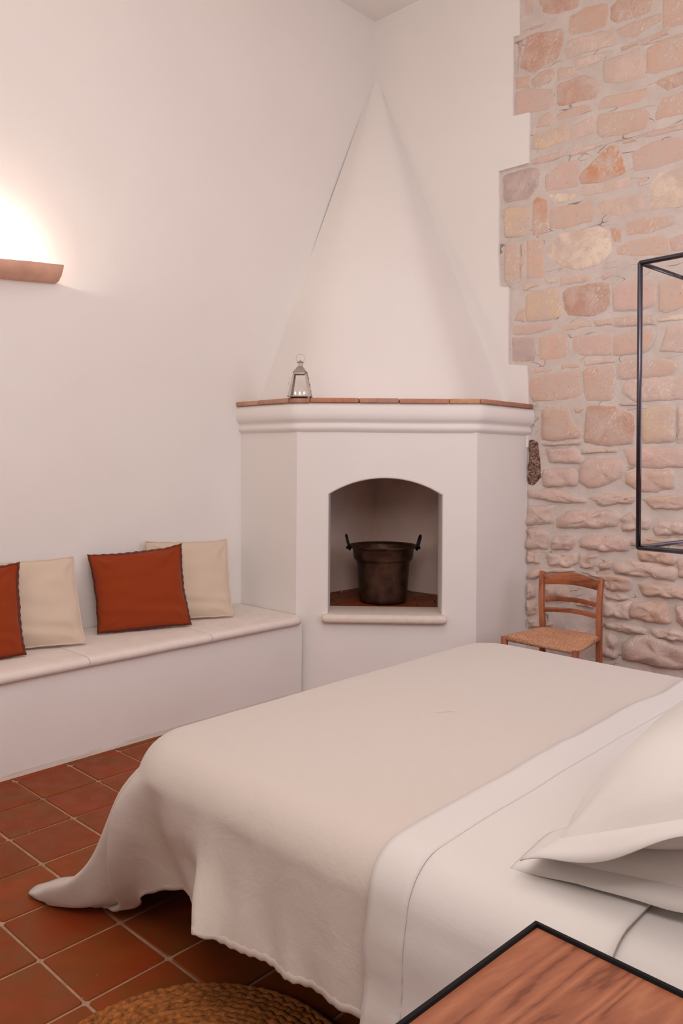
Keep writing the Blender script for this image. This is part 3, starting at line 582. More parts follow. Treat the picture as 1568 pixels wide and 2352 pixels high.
# ------------------------------------------------------------------ masonry bench
bench = empty('bench', (-3.7, 1.0, 0), 'long plastered masonry bench with rounded stone seat against the left wall', 'bench')
BX = -3.425
def bface(u, v):
    y = -1.2 + u * (P1.y + 1.2); z = v * .425
    return (BX + .006 * nz(y, z, 2, 2.2) - .0 * z, y, z)
MB().grid(bface, 80, 12).add([(AW + .012, -1.2, 0), (BX, -1.2, 0), (BX, -1.2, .425), (AW + .012, -1.2, .425)], [[0, 1, 2, 3]]).out('bench_base', M['plaster'], bench, smooth=True)
MB().grid(lambda u, v: (BX + .004 + .003 * nz(u * 30, v, 1, 1), -1.2 + u * (P1.y + 1.2), .012 + v * .012 - .012 * v * 0), 60, 2).box(BX - .01, BX + .004, -1.2, P1.y, .0, .014).out('base_joint', M['bench_stone'], bench)
def slab(y0, y1, last=False):
    prof = [(AW + .011, .425), (-3.44, .422), (-3.412, .423), (-3.399, .430), (-3.3935, .440), (-3.393, .449), (-3.397, .459), (-3.408, .467), (-3.425, .471), (-3.47, .4725), (AW + .011, .474)]
    ys = [y0 + .0015, y0 + .004] + [y0 + (y1 - y0) * t for t in [i / 14 for i in range(1, 14)]] + [y1 - .004, y1 - .0015]
    if last: ys = [y0 + .0015, y0 + .004] + [y0 + (y1 - .07 - y0) * t for t in [i / 10 for i in range(1, 11)]] + [y1 - .05, y1 - .032, y1 - .018, y1 - .008, y1 - .001]
    v = []; n = len(prof)
    for y in ys:
        for x, z in prof:
            sh = 0
            if last and y > y1 - .06 and x > -3.6: sh = .055 * (1 - sqrt(max(0, 1 - ((y - (y1 - .06)) / .06) ** 2)))
            e = .001 if (y in (ys[0], ys[-1])) else 0
            v.append((x - (sh if x > -3.45 else 0) + (.003 * nz(y, z, 0, 5) if x > -3.45 else 0), y, z - (e if z > .45 else -e) + .0025 * nz(y, x, 5, 3)))
    f = [[i * n + k, i * n + (k + 1) % n, (i + 1) * n + (k + 1) % n, (i + 1) * n + k] for i in range(len(ys) - 1) for k in range(n)] + [list(range(n)), [(len(ys) - 1) * n + k for k in range(n)]]
    o = link('seat_slab', v, f, M['bench_stone'], bench, smooth=True)
    md = o.modifiers.new('es', 'EDGE_SPLIT'); md.split_angle = radians(50)
for a, b in ((-1.2, -.1), (-.1, .95), (.95, 1.905), (1.905, 2.62)): slab(a, b)
slab(2.62, 3.305, True)

# ------------------------------------------------------------------ cushions
def cushion(name, BL, BR, TR, TL, T, mat, trim_mat, label, group, seed, flange=.012, sag=.0, pinch=.055, body_wr=.012):
    BL, BR, TR, TL = map(Vector, (BL, BR, TR, TL))
    c = (BL + BR + TR + TL) / 4; nrm = (BR - BL).cross(TL - BL).normalized()
    if nrm.x < 0: nrm = -nrm
    root = empty(name, (c.x, c.y, min(BL.z, BR.z)), label, 'cushion', group)
    N = 44
    def outline(u, v):
        uu = u * (1 - pinch * (1 - v * v) * abs(u) ** 1.5); vv = v * (1 - pinch * (1 - u * u) * abs(v) ** 1.5 * (1.0 if v > 0 else .35))
        if v > 0: vv -= sag * (1 - u * u) ** 1.0 * v
        a, b = (uu + 1) / 2, (vv + 1) / 2
        p = (BL * (1 - a) + BR * a) * (1 - b) + (TL * (1 - a) + TR * a) * b
        up_ = (TL - BL).normalized(); rt = (BR - BL).normalized()
        e = max(abs(u), abs(v)) ** 6
        return p + (up_ * nz(u * 2, v * 2, seed, 2.2) + rt * nz(u * 2, v * 2, seed + 5, 2.2)) * .004 * e + nrm * nz(u, v, seed + 9, 1.6) * .010 * e
    def side(sg):
        def fn(i, j):
            u, v = i * 2 - 1, j * 2 - 1
            th = T * ((1 - abs(u) ** 2.6) * (1 - abs(v) ** 2.6)) ** .62
            # heavier towards the bottom
            th *= 1 + .22 * (-v)
            d = min(1, 4.0 * (1 - max(abs(u), abs(v))))
            wr = 0
            for (cu, cv) in ((-1, -1), (1, -1), (-1, 1), (1, 1)):
                r_ = sqrt((u - cu) ** 2 + (v - cv) ** 2); an = math.atan2(v - cv, u - cu)
                wr += math.exp(-(r_ / .55) ** 2) * sin(an * 9 + seed + cu * 2) * .6 * min(1, r_ * 5)
            wr += .8 * nz(u * 1.3, v * 2.6, seed + 3, 1.3)
            e = math.exp(-((v + .62) / .16) ** 2) * sin(u * 3 + v * 15 + seed) * .5
            p = outline(u, v)
            return p + nrm * sg * (th + body_wr * (wr + e) * min(1, th / .02))
        return fn
    MB().grid(side(1), N, N).out('cover_front', mat, root, smooth=True)
    MB().grid(side(-1), N, N).out('cover_back', mat, root, smooth=True)
    pts = []; per = 40
    for (ua, va, ub, vb) in ((-1, -1, 1, -1), (1, -1, 1, 1), (1, 1, -1, 1), (-1, 1, -1, -1)):
        for k in range(per): t = k / per; pts.append(outline(ua + (ub - ua) * t, va + (vb - va) * t))
    cc = sum(pts, Vector()) / len(pts)
    if flange > .009:
        # flat overlocked edge: a thin frilled strip
        v = []; n = len(pts)
        for i, p in enumerate(pts):
            d = (p - cc); d = (d - nrm * d.dot(nrm)).normalized(); wv = .0025 * sin(i * 1.9) + .002 * nz(i * .3, seed)
            v += [p - d * .006 + nrm * .004, p + d * (flange + wv * .6) + nrm * (wv), p - d * .006 - nrm * .004]
        f = [[3 * i + k, 3 * ((i + 1) % n) + k, 3 * ((i + 1) % n) + k + 1, 3 * i + k + 1] for i in range(n) for k in (0, 1)]
        link('edge_trim', v, f, trim_mat, root, smooth=True)
    else: MB().tube([p + nrm * .001 for p in pts], .0042, 6, closed=True).out('piping', trim_mat, root, smooth=True)
    return root
G = 'cushions along the masonry bench'
cushion('cushion', (-3.857, 2.5554, .488), (-3.658, 2.9716, .488), (-3.83, 3.0593, .918), (-3.955, 2.56, .93), .052, M['cream'], M['cream'], 'cream cushion tucked behind the whole rust cushion at the fireplace end', G, 1, .004, .01, .045)
cushion('cushion', (-3.789, 2.1731, .490), (-3.633, 2.6449, .490), (-3.79, 2.690, .915), (-3.945, 2.200, .882), .050, M['rust'], M['rust_trim'], 'rust orange cushion with dark edging, whole in view at middle of bench', G, 4, .011, .030, .07, .013)
cushion('cushion', (-3.80, 1.56, .488), (-3.627, 2.0111, .488), (-3.80, 2.0328, .900), (-3.955, 1.60, .885), .052, M['cream'], M['cream'], 'cream cushion behind the cut-off rust cushion at the left picture edge', G, 7, .004, .0, .045)
cushion('cushion', (-3.70, 1.22, .490), (-3.612, 1.692, .490), (-3.79, 1.7377, .893), (-3.93, 1.28, .87), .050, M['rust'], M['rust_trim'], 'rust orange cushion cut off by the left picture edge', G, 11, .011, .020, .07)

# ------------------------------------------------------------------ copper pot in the hearth
pot = empty('copper_pot', (-3.365, 3.99, ZS - .002), 'large sooty copper cauldron with two upright ring handles inside the fireplace', 'pot')
px, py, pz = -3.365, 3.99, ZS - .001
prof = [(0, .006), (.13, .003), (.148, .008), (.155, .025), (.160, .08), (.168, .18), (.174, .262), (.176, .272), (.184, .276), (.192, .284), (.196, .30), (.200, .345), (.206, .352), (.222, .365), (.225, .370), (.222, .374), (.205, .366), (.196, .354), (.190, .30), (.170, .272), (.164, .18), (.150, .03), (.14, .014), (0, .012)]
MB().lathe([(r * (1 + 0), z + pz) for r, z in prof], px, py, 56).out('pot_body', M['copper'], pot, smooth=True)
MB().tube([(px + .176 * cos(a), py + .176 * sin(a), pz + .272 + .002 * sin(a * 7)) for a in [2 * pi * k / 60 for k in range(60)]], .0035, 6, closed=True).out('seam_ring', M['copper'], pot, smooth=True)
rdir = Vector((sin(TH), cos(TH), 0))
for sg in (-1, 1):
    c0 = Vector((px, py, pz + .353)) + rdir * sg * .222
    tang = Vector((-rdir.y, rdir.x, 0))
    pts = []
    for k in range(20):
        a = 2 * pi * k / 20
        # ring stands up and leans outwards
        pts.append(c0 + tang * .036 * sin(a) + Vector((0, 0, 1)) * (.036 + .046 * cos(a)) + rdir * sg * (.010 + .012 * cos(a)))
    hd_ = MB().tube(pts, .0085, 8, closed=True).out('handle', M['iron'], pot, smooth=True)
    MB().tube([c0 - rdir * sg * .018 - Vector((0, 0, -.005)), c0 + rdir * sg * .022], .009, 8).out('handle_lug', M['iron'], hd_, smooth=True)

# ------------------------------------------------------------------ lantern on the mantel
LZ = 1.779; lp = Vector((-3.476, 3.332, LZ)); ln = empty('lantern', lp, 'small tin candle lantern with glass sides standing on the mantel', 'lantern', rz=radians(46.8 - 3))
ML = Matrix.Translation(lp) @ Matrix.Rotation(radians(90 - 46.8 - 4), 4, 'Z')
K = .965
def lpart(mb, name, mat, **kw):
    for v in mb.v: v *= K
    mb.xf(ML); return mb.out(name, mat, ln, **kw)
for sx in (-1, 1):
    for sy in (-1, 1): lpart(MB().box(sx * .060 - .006, sx * .060 + .006, sy * .060 - .006, sy * .060 + .006, 0, .010), 'foot', M['tin'])
lpart(MB().box(-.073, .073, -.073, .073, .008, .015), 'base_plate', M['tin'], bevel=.001)
hb, ht, zb, zt = .069, .040, .015, .165
for sx in (-1, 1):
    for sy in (-1, 1):
        a, b = Vector((sx * hb, sy * hb, zb)), Vector((sx * ht, sy * ht, zt)); mb = MB()
        for ax in (0, 1):
            d = Vector((-sx, 0, 0)) if ax == 0 else Vector((0, -sy, 0)); o_ = Vector((0, -sy * .0015, 0)) if ax == 0 else Vector((-sx * .0015, 0, 0))
            q = [a, a + d * .0155, b + d * .0095, b]
            mb.add(q + [p + o_ for p in q], [[0, 1, 2, 3], [4, 5, 6, 7], [0, 1, 5, 4], [1, 2, 6, 5], [2, 3, 7, 6], [3, 0, 4, 7]])
        lpart(mb, 'corner_strip', M['tin'])
for ax in (0, 1):
    for s_ in (-1, 1):
        mb = MB(); R_ = Matrix.Rotation(ax * pi / 2 + (pi if s_ < 0 else 0), 4, 'Z')
        q = [Vector((-hb + .004, -hb + .0025, zb)), Vector((hb - .004, -hb + .0025, zb)), Vector((ht - .002, -ht + .0025, zt)), Vector((-ht + .002, -ht + .0025, zt))]
        mb.add([R_ @ p for p in q], [[0, 1, 2, 3]]); lpart(mb, 'glass_pane', M['glass'])
        mb = MB(); z1 = zt - .014; h1 = ht + (hb - ht) * .014 / .15
        q = [Vector((-h1, -h1, z1)), Vector((h1, -h1, z1)), Vector((ht, -ht, zt)), Vector((-ht, -ht, zt))]
        mb.add([R_ @ p for p in q] + [R_ @ (p + Vector((0, .0015, 0))) for p in q], [[0, 1, 2, 3], [4, 5, 6, 7], [0, 1, 5, 4]]); lpart(mb, 'top_strip', M['tin'])
rf = MB(); q = [(ht + .003, zt), (.0135, zt + .040), (.0125, zt + .062)]
for (h0, z0), (h1, z1) in zip(q, q[1:]):
    rf.add([(-h0, -h0, z0), (h0, -h0, z0), (h0, h0, z0), (-h0, h0, z0), (-h1, -h1, z1), (h1, -h1, z1), (h1, h1, z1), (-h1, h1, z1)], [[0, 1, 5, 4], [1, 2, 6, 5], [2, 3, 7, 6], [3, 0, 4, 7]])
lpart(rf, 'roof', M['tin'])
lpart(MB().add([(-.022, -.022, .226), (.022, -.022, .226), (.022, .022, .226), (-.022, .022, .226), (0, 0, .243)], [[0, 1, 4], [1, 2, 4], [2, 3, 4], [3, 0, 4], [0, 1, 2, 3]]), 'cap', M['tin'])
lpart(MB().tube([(.028 * sin(a), 0, .254 + .026 * -cos(a)) for a in [(.28 + k / 24 * 5.72) for k in range(25)]], .0011, 6), 'carry_ring', M['tin'], smooth=True)
lpart(MB().tube([(-.062 + .0055 * cos(a), -.03, .128 + .0055 * sin(a)) for a in [2 * pi * k / 14 for k in range(14)]], .0009, 5, closed=True), 'latch_ring', M['tin'])
lpart(MB().tube([(-.075, -.02, .082), (-.070, -.02, .10), (-.066, -.02, .108)], .0016, 5), 'latch', M['tin'])
for zz in (.05, .09, .13):
    xx = hb + (ht - hb) * (zz - zb) / .15 + .002; lpart(MB().tube([(xx + .0018, .03, zz - .008), (xx, .03, zz + .008)], .0022, 6), 'hinge', M['tin'])
lab = ['leftmost tea light burning inside the mantel lantern', 'middle tea light burning inside the mantel lantern', 'rightmost tea light burning inside the mantel lantern']
for k, (x, y) in enumerate(((-.030, -.012), (-.004, .012), (.026, -.006))):
    p = ML @ (Vector((x, y, .0155)) * K)
    t = empty('tea_light', p, lab[k], 'candle', 'tea lights in the lantern')
    MB().lathe([(0, p.z), (.0105, p.z), (.0105, p.z + .011), (.0095, p.z + .0105), (0, p.z + .010)], p.x, p.y, 16).out('wax_cup', M['wax'], t, smooth=True)
    wx_ = t.children[0] if t.children else t
    MB().lathe([(0, p.z + .010), (.0034, p.z + .0145), (.0036, p.z + .018), (.0018, p.z + .024), (0, p.z + .028)], p.x, p.y, 10).out('flame', M['flame'], wx_, smooth=True)

# ------------------------------------------------------------------ terracotta wall sconce
sc = empty('wall_sconce', (AW, 1.72, 2.36), 'terracotta roof tile sconce with light shining up the left wall', 'wall lamp')
Y0, Y1 = 1.40, 2.030
def shell(off):
    def fn(u, v):
        y = Y0 + (Y1 - Y0) * u
        t = (y - 1.715) / .315; zt_ = 2.385 + .030 * t + .010 * t * t; zb_ = 2.308 + .022 * t + .004 * t * t
        p = .125 - .055 * abs(t) ** 2.2
        a = v * pi / 2
        r = max(0, 1 - max(0, abs(t) - .93) / .07 * .10)
        x = AW + .004 + (p - off) * sin(a) ** .8 * r; z_ = zb_ + off * .8 + (zt_ - zb_ - off * .8) * (1 - cos(a)) ** .9
        ys = y + (.006 if y > 1.9 else 0) * (v - .4) * 3
        return (x, ys + .002 * nz(u * 9, v * 3, 1, 2), z_ + .002 * nz(u * 12, 1, 4, 2))
    return fn
o_ = MB(); nu, nv = 50, 14
o_.grid(shell(0), nu, nv); o_.grid(shell(.012), nu, nv)
nn = nu * nv
for i in range(nu - 1): o_.f.append([i * nv + nv - 1, (i + 1) * nv + nv - 1, nn + (i + 1) * nv + nv - 1, nn + i * nv + nv - 1])
for i in (0, nu - 1):
    for k in range(nv - 1): o_.f.append([i * nv + k, i * nv + k + 1, nn + i * nv + k + 1, nn + i * nv + k])
o = o_.out('tile_shell', M['sconce'], sc, smooth=True); md = o.modifiers.new('es', 'EDGE_SPLIT'); md.split_angle = radians(50)
MB().lathe([(0, 2.32), (.014, 2.322), (.014, 2.345), (.020, 2.352), (.022, 2.37), (.014, 2.388), (0, 2.392)], AW + .06, 1.66, 18).out('bulb', M['bulb'], sc, smooth=True)
pl = bpy.data.lights.new('sconce_lamp', 'POINT'); pl.energy = 11; pl.color = (1, .86, .72); pl.shadow_soft_size = .03
po = bpy.data.objects.new('sconce_lamp', pl); COL.objects.link(po); po.location = (AW + .085, 1.66, 2.415)

# ------------------------------------------------------------------ wire pendant over the bed
t_ = radians(51.9 - 46.8)          # turned a little against the room
e1 = Vector((cos(t_), -sin(t_), 0)); e2 = Vector((sin(t_), cos(t_), 0))
LC = Vector((-.5345, 1.2815, 1.262)); LH, LW = .467, .30
pd = empty('pendant_lamp', LC + e1 * LW / 2 + e2 * LW / 2, 'dark wire box pendant lamp with glowing glass shade hanging above the bed', 'pendant lamp')
cs = [LC, LC + e1 * LW, LC + e1 * LW + e2 * LW, LC + e2 * LW]; U = Vector((0, 0, LH))
for i in range(4):
    MB().tube([cs[i], cs[i] + U], .0042, 10).out('upright', M['gun'], pd, smooth=True)
    for q in (Vector(), U): MB().tube([cs[i] + q, cs[(i + 1) % 4] + q], .0042 if i % 2 == 0 else .0036, 10).out('rail', M['gun'], pd, smooth=True)
cc = LC + (e1 + e2) * LW / 2
MB().tube([LC + e2 * LW / 2 + U, LC + e2 * LW / 2 + e1 * LW + U], .0036, 10).out('cross_bar', M['gun'], pd, smooth=True)
MB().tube([cc + U, Vector((cc.x, cc.y, CZ - .02))], .0025, 8).out('cable', M['black'], pd, smooth=True)
MB().lathe([(0, CZ - .03), (.05, CZ - .03), (.05, CZ), (0, CZ)], cc.x, cc.y, 24).out('ceiling_rose', M['gun'], pd, smooth=True)
zz = LC.z
MB().lathe([(.108, zz + .30), (.119, zz + .065), (.117, zz + .060), (0, zz + .060)], cc.x, cc.y, 40).lathe([(.108, zz + .30), (0, zz + .302)], cc.x, cc.y, 40).out('glass_shade', M['shade'], pd, smooth=True)
shade_ = bpy.data.objects['glass_shade']
MB().lathe([(.1205, zz + .068), (.122, zz + .066), (.122, zz + .052), (.118, zz + .051)], cc.x, cc.y, 40).out('shade_ring', M['gun'], shade_, smooth=True)
MB().tube([cc + Vector((0, 0, .30)), cc + U], .012, 12).out('lamp_holder', M['gun'], pd, smooth=True)

# ------------------------------------------------------------------ rush-seated chair
ch = empty('chair', (-2.15, 4.03, 0), 'small honey wood ladder-back chair with woven rush seat by the stone wall', 'chair')
SZ = .425
bl, br, fr_, fl_ = Vector((-2.325, 4.215, 0)), Vector((-1.985, 4.235, 0)), Vector((-1.925, 3.835, 0)), Vector((-2.365, 3.860, 0))
def post(b, top):
    pts = [b + Vector((0, .0, 0)), b + Vector((0, 0, .2)), b + Vector((0, 0, SZ)), b.lerp(top, .45) * 1 + Vector((0, -.012, 0)), top]
    pts[3].z = SZ + (top.z - SZ) * .5
    mb = MB(); P = [cr(pts, k / 16) for k in range(17)]
    mb.tube(P, [.021] * 9 + [.0215 - .0002 * k for k in range(8)], 4, sq=True)
    return mb.out('back_post', M['chair'], ch, bevel=.004)
tL, tR = Vector((-2.375, 4.30, .750)), Vector((-2.01, 4.312, .742))
post(bl, tL); post(br, tR)
for p, top in ((fr_, SZ + .002), (fl_, SZ + .002)): MB().tube([p, p + Vector((0, 0, top))], [.016, .020], 10).out('front_leg', M['chair'], ch, smooth=True)
def rail(z0, z1, arch_, name, bow=.022):
    def at(t): # between posts at mean height
        zc = (z0 + z1) / 2; k = (zc - SZ) / (tL.z - SZ)
        a = bl.lerp(tL, k); b = br.lerp(tR, k); p = a.lerp(b, t); p.y += bow * sin(pi * t) - .006 * (k < .9); return p
    v = []; N = 16
    for i in range(N + 1):
        t = i / N; p = at(t); s_ = sin(pi * t)
        zt_ = z1 + arch_[0] * s_ ** 1.3; zb_ = z0 + arch_[1] * s_
        for dy, z_ in ((-.008, zb_), (-.008, zt_), (.008, zt_), (.008, zb_)): v.append((p.x, p.y + dy, z_))
    f = [[4 * i + k, 4 * i + (k + 1) % 4, 4 * i + 4 + (k + 1) % 4, 4 * i + 4 + k] for i in range(N) for k in range(4)] + [[0, 1, 2, 3], [4 * N + k for k in range(4)]]
    return link(name, v, f, M['chair_rail'], ch, bevel=.003)
rail(.673, .728, (.030, .014), 'top_rail'); rail(.580, .606, (.012, .012), 'slat'); rail(.520, .546, (.010, .010), 'slat')
for a, b, zz in ((fl_, fr_, .30), (fl_, fr_, .16), (fl_, bl, .27), (fl_, bl, .15), (fr_, br, .27), (fr_, br, .15), (bl, br, .24)):
    MB().tube([a + Vector((0, 0, zz)), b + Vector((0, 0, zz))], .0095, 8).out('stretcher', M['chair'], ch, smooth=True)
def seatfn(sgn):
    def fn(i, j):
        u, v = i * 2 - 1, j * 2 - 1
        uo = (u + 1) / 2; vo = (v + 1) / 2
        p = (fl_ * (1 - uo) + fr_ * uo) * (1 - vo) + (bl * (1 - uo) + br * uo) * vo
        c_ = (fl_ + fr_ + bl + br) / 4; p = c_ + (p - c_) * (1.045 if True else 1)
        # keep clear of the posts at the back
        cut = sstep(.72, 1, abs(u)) * sstep(.72, 1, v); p.y -= .028 * cut
        cutf = sstep(.80, 1, abs(u)) * sstep(.80, 1, -v); p.y += .022 * cutf; p.x -= math.copysign(.02, u) * cutf
        along_ = u if abs(v) > abs(u) else v
        strand = abs(sin(along_ * 40 + 1.5 * nz(u, v, 3, 3)))
        edge = max(abs(u), abs(v)); m_ = min(abs(u), abs(v))
        diag = math.exp(-((abs(u) - abs(v)) / .05) ** 2)
        hgt = .016 * (1 - edge ** 5) + .008 * strand * (1 - .5 * edge ** 8) - .006 * diag * edge
        dip = -.010 * math.exp(-(edge / .35) ** 2)
        return p + Vector((0, 0, SZ + .002 + sgn * hgt + dip - (.008 if sgn < 0 else 0)))
    return fn
st = MB().grid(seatfn(1), 150, 90).grid(seatfn(-1), 40, 30); st.out('rush_seat', M['rush'], ch, smooth=True)
for a, b in ((fl_, fr_), (fr_, br), (fl_, bl), (bl, br)): MB().tube([a + Vector((0, 0, SZ - .006)), b + Vector((0, 0, SZ - .006))], .014, 8).out('seat_rail', M['rush'], ch, smooth=True)

# ------------------------------------------------------------------ bed
bed = empty('bed', (-.95, 2.1, 0), 'double bed made up in white cotton beneath the linen spread', 'bed')
MB().box(-1.86, .12, 1.34, 2.93, .22, .34).out('bed_base', M['dark'], bed, bevel=.01)
for x in (-1.60, .04):
    for y in (1.62, 2.75): MB().tube([(x, y, 0), (x, y, .22)], .03, 4, sq=True).out('leg', M['dark'], bed, bevel=.004)
MB().box(-1.88, .12, 1.30, 2.95, .34, .595).out('mattress', M['mattress'], bed, bevel=.05, seg=5)
MB().box(.12, .2, 1.25, 3.0, .0, 1.05).out('headboard', M['white'], bed, bevel=.02, seg=3)

TOPZ = .622
def outl(k):
    """bed side outline + outward direction for parameter kinds"""
    kind, t = k
    if kind == 'near': return Vector((t, 1.19, 0)), Vector((0, -1, 0))
    if kind == 'foot': return Vector((-2.0, t, 0)), Vector((-1, 0, 0))
    if kind == 'far': return Vector((t, 3.03, 0)), Vector((0, 1, 0))
    if kind == 'c1': # near/foot corner, t 0..1
        a = -pi / 2 - t * pi / 2; d = Vector((cos(a), sin(a), 0)); return Vector((-1.80, 1.39, 0)) + d * .2, d
    if kind == 'c2':
        a = pi - t * pi / 2; d = Vector((cos(a), sin(a), 0)); return Vector((-1.80, 2.83, 0)) + d * .2, d
# columns: (outline, hem point, optional mid points between edge and hem)
CO = [
 (('near', -.86), (-.86, 1.185, .30), None), (('near', -1.03), (-1.043, 1.178, .298), None), (('near', -1.10), (-1.12, 1.165, .296), None),
 (('near', -1.17), (-1.185, 1.152, .292), None), (('near', -1.24), (-1.24, 1.160, .288), None), (('near', -1.31), (-1.295, 1.168, .286), None),
 (('near', -1.37), (-1.345, 1.158, .290), None), (('near', -1.42), (-1.39, 1.150, .292), None), (('near', -1.50), (-1.455, 1.140, .288), None),
 (('near', -1.57), (-1.505, 1.108, .302), [(-1.56, 1.178, .44), (-1.53, 1.135, .36)]), (('near', -1.61), (-1.57, 1.20, .275), [(-1.60, 1.188, .44), (-1.585, 1.195, .36)]), (('near', -1.68), (-1.70, 1.265, .232), [(-1.685, 1.205, .44), (-1.69, 1.24, .35)]),
 (('near', -1.74), (-1.80, 1.275, .228), [(-1.76, 1.212, .44), (-1.785, 1.25, .34)]), (('c1', .05), (-1.965, 1.29, .150), [(-1.85, 1.213, .44), (-1.91, 1.25, .29)]),
 (('c1', .28), (-2.115, 1.29, .045), [(-1.950, 1.185, .44), (-2.00, 1.172, .28), (-2.06, 1.21, .14)]),
 (('c1', .42), (-2.20, 1.31, .010), [(-1.975, 1.245, .42), (-2.015, 1.285, .25), (-2.08, 1.33, .09)]),
 (('c1', .55), (-2.27, 1.27, .006), [(-2.00, 1.26, .42), (-2.04, 1.28, .26), (-2.10, 1.31, .08)]),
 (('c1', .66), (-2.365, 1.195, .004), [(-2.03, 1.25, .42), (-2.09, 1.23, .27), (-2.17, 1.235, .07)]),
 (('c1', .78), (-2.463, 1.163, .012), [(-2.055, 1.25, .43), (-2.12, 1.22, .28), (-2.19, 1.20, .15), (-2.30, 1.18, .085)]),
 (('c1', .88), (-2.47, 1.30, .006), [(-2.065, 1.285, .43), (-2.13, 1.27, .27), (-2.21, 1.28, .12)]),
 (('c1', 1.0), (-2.36, 1.46, .006), [(-2.05, 1.40, .42), (-2.10, 1.42, .25), (-2.16, 1.44, .10)]),
 (('foot', 1.62), (-2.20, 1.66, .01), None), (('foot', 1.85), (-2.14, 1.85, .03), None), (('foot', 2.1), (-2.24, 2.1, .01), None), (('foot', 2.4), (-2.14, 2.4, .03), None), (('foot', 2.65), (-2.20, 2.68, .02), None),
 (('c2', 0.1), (-2.30, 2.95, .005), None), (('c2', .5), (-2.38, 3.15, .005), None), (('c2', .9), (-2.1, 3.20, .03), None),
 (('far', -1.6), (-1.62, 3.08, .22), None), (('far', -1.42), (-1.42, 3.11, .27), None), (('far', -1.37), (-1.37, 3.11, .27), None), (('far', -1.31), (-1.31, 3.10, .27), None), (('far', -1.24), (-1.24, 3.08, .27), None), (('far', -1.17), (-1.17, 3.08, .27), None), (('far', -1.10), (-1.1, 3.09, .27), None), (('far', -1.03), (-1.03, 3.09, .27), None), (('far', -.86), (-.86, 3.09, .27), None)]
RR = .105
def column(c):
    (E_, d), hem, mid = outl(c[0]), Vector(c[1]), c[2]
    sp = Vector((min(max(E_.x, -1.35), -.8), 2.1, TOPZ + .010))
    inner = E_ - d * RR
    rows = []
    for t in (1, .82, .64, .46, .3, .17, .07): 
        q = inner.lerp(sp, t); rows.append(Vector((q.x, q.y, TOPZ + .010 * min(1, t * 2.2))))
    for k in range(6):
        a = k / 5 * pi / 2 * .86; rows.append(inner + d * RR * sin(a) + Vector((0, 0, TOPZ - RR * (1 - cos(a)))))
    last = rows[-1]
    chain = [rows[-2], last] + ([Vector(p) for p in mid] if mid else []) + [hem]
    if mid:
        pts = chain[1:]
        for k in range(1, 15): rows.append(cr(pts, k / 14))
    else:
        for k in range(1, 15):
            w_ = k / 14; q = last.lerp(hem, w_); h2 = last.lerp(hem, w_ ** 1.25); rows.append(Vector((h2.x, h2.y, q.z)))
    return rows
cols = [column(c) for c in CO]
NR = len(cols[0]); NC = (len(cols) - 1) * 9 + 1
V = []
for i in range(NC):
    for r in range(NR):
        if r <= 6:
            q_ = min(i / 9, len(cols) - 1 - 1e-9); k_ = int(q_); p = cols[k_][r].lerp(cols[k_ + 1][r], q_ - k_)
        else: p = cr([c[r] for c in cols], i / (NC - 1))
        # fine folds grow towards the hem
        w_ = max(0, (r - 12) / (NR - 13))
        if r > 8:
            k = .042 * nz(p.x * 1.9 + p.z * .5, p.y, p.z * .25, 3.6) * w_ ** .8 + .008 * nz(p.x + p.z * .4, p.z * .7, 2, 11) * w_ ** .5
            k += (.010 * sin(p.x * 19 + p.z * 3 + 2 * nz(p.x, 0, 0, 3)) + .005 * sin(p.x * 37 - p.z * 9)) * w_ ** .7 * (1 - .5 * abs(nz(p.x, 5, 0, 2)))
            k *= sstep(-1.0, -1.22, p.x) if p.y < 2 else 1
            c_ = Vector((-1.4, 2.1, p.z)); d = (p - c_).normalized(); p = p + d * k
            if r >= NR - 2: p.z = max(.003, p.z + .0022 * sin(i * 1.3 + 2 * nz(i * .3, 4)) * (1 if r == NR - 1 else .3))
        else: p.z += .004 * nz(p.x, p.y, 0, 3.2)
        p.z = max(p.z, .003); V.append(p)
f = [[i * NR + k, i * NR + k + 1, (i + 1) * NR + k + 1, (i + 1) * NR + k] for i in range(NC - 1) for k in range(NR - 1)]
sp_ = link('bedspread', V, f, M['linen'], None, smooth=True)
bm = bmesh.new(); bm.from_mesh(sp_.data)
bmesh.ops.remove_doubles(bm, verts=[v for v in bm.verts if abs(v.co.y - 2.1) < .0005 and v.co.z > .6], dist=.0008); bm.to_mesh(sp_.data); bm.free()
for p in sp_.data.polygons: p.use_smooth = True
md = sp_.modifiers.new('sub', 'SUBSURF'); md.levels = 1; md.render_levels = 1
md = sp_.modifiers.new('s', 'SOLIDIFY'); md.thickness = .004; md.offset = 1
tag(sp_, 'oatmeal linen bedspread draped over the bed, one corner spilling on the floor', 'bedspread')
# stitched hem of the spread
hv = []
for i in range(NC):
    a, b = V[i * NR + NR - 1], V[i * NR + NR - 2]; d = (b - a).normalized(); c_ = Vector((-1.4, 2.1, a.z)); o_ = (a - c_).normalized() * .004
    for q, oo in ((a - d * .0, o_ * .3), (a + d * .004, o_ * 1.25), (a + d * .016, o_ * 1.2), (a + d * .019, o_ * .6)): hv.append(q + oo)
for v in hv: v.z = max(v.z, .003)
link('hem', hv, [[4 * i + k, 4 * i + k + 1, 4 * i + 5 + k, 4 * i + 4 + k] for i in range(NC - 1) for k in range(3)], M['linen'], sp_, smooth=True)

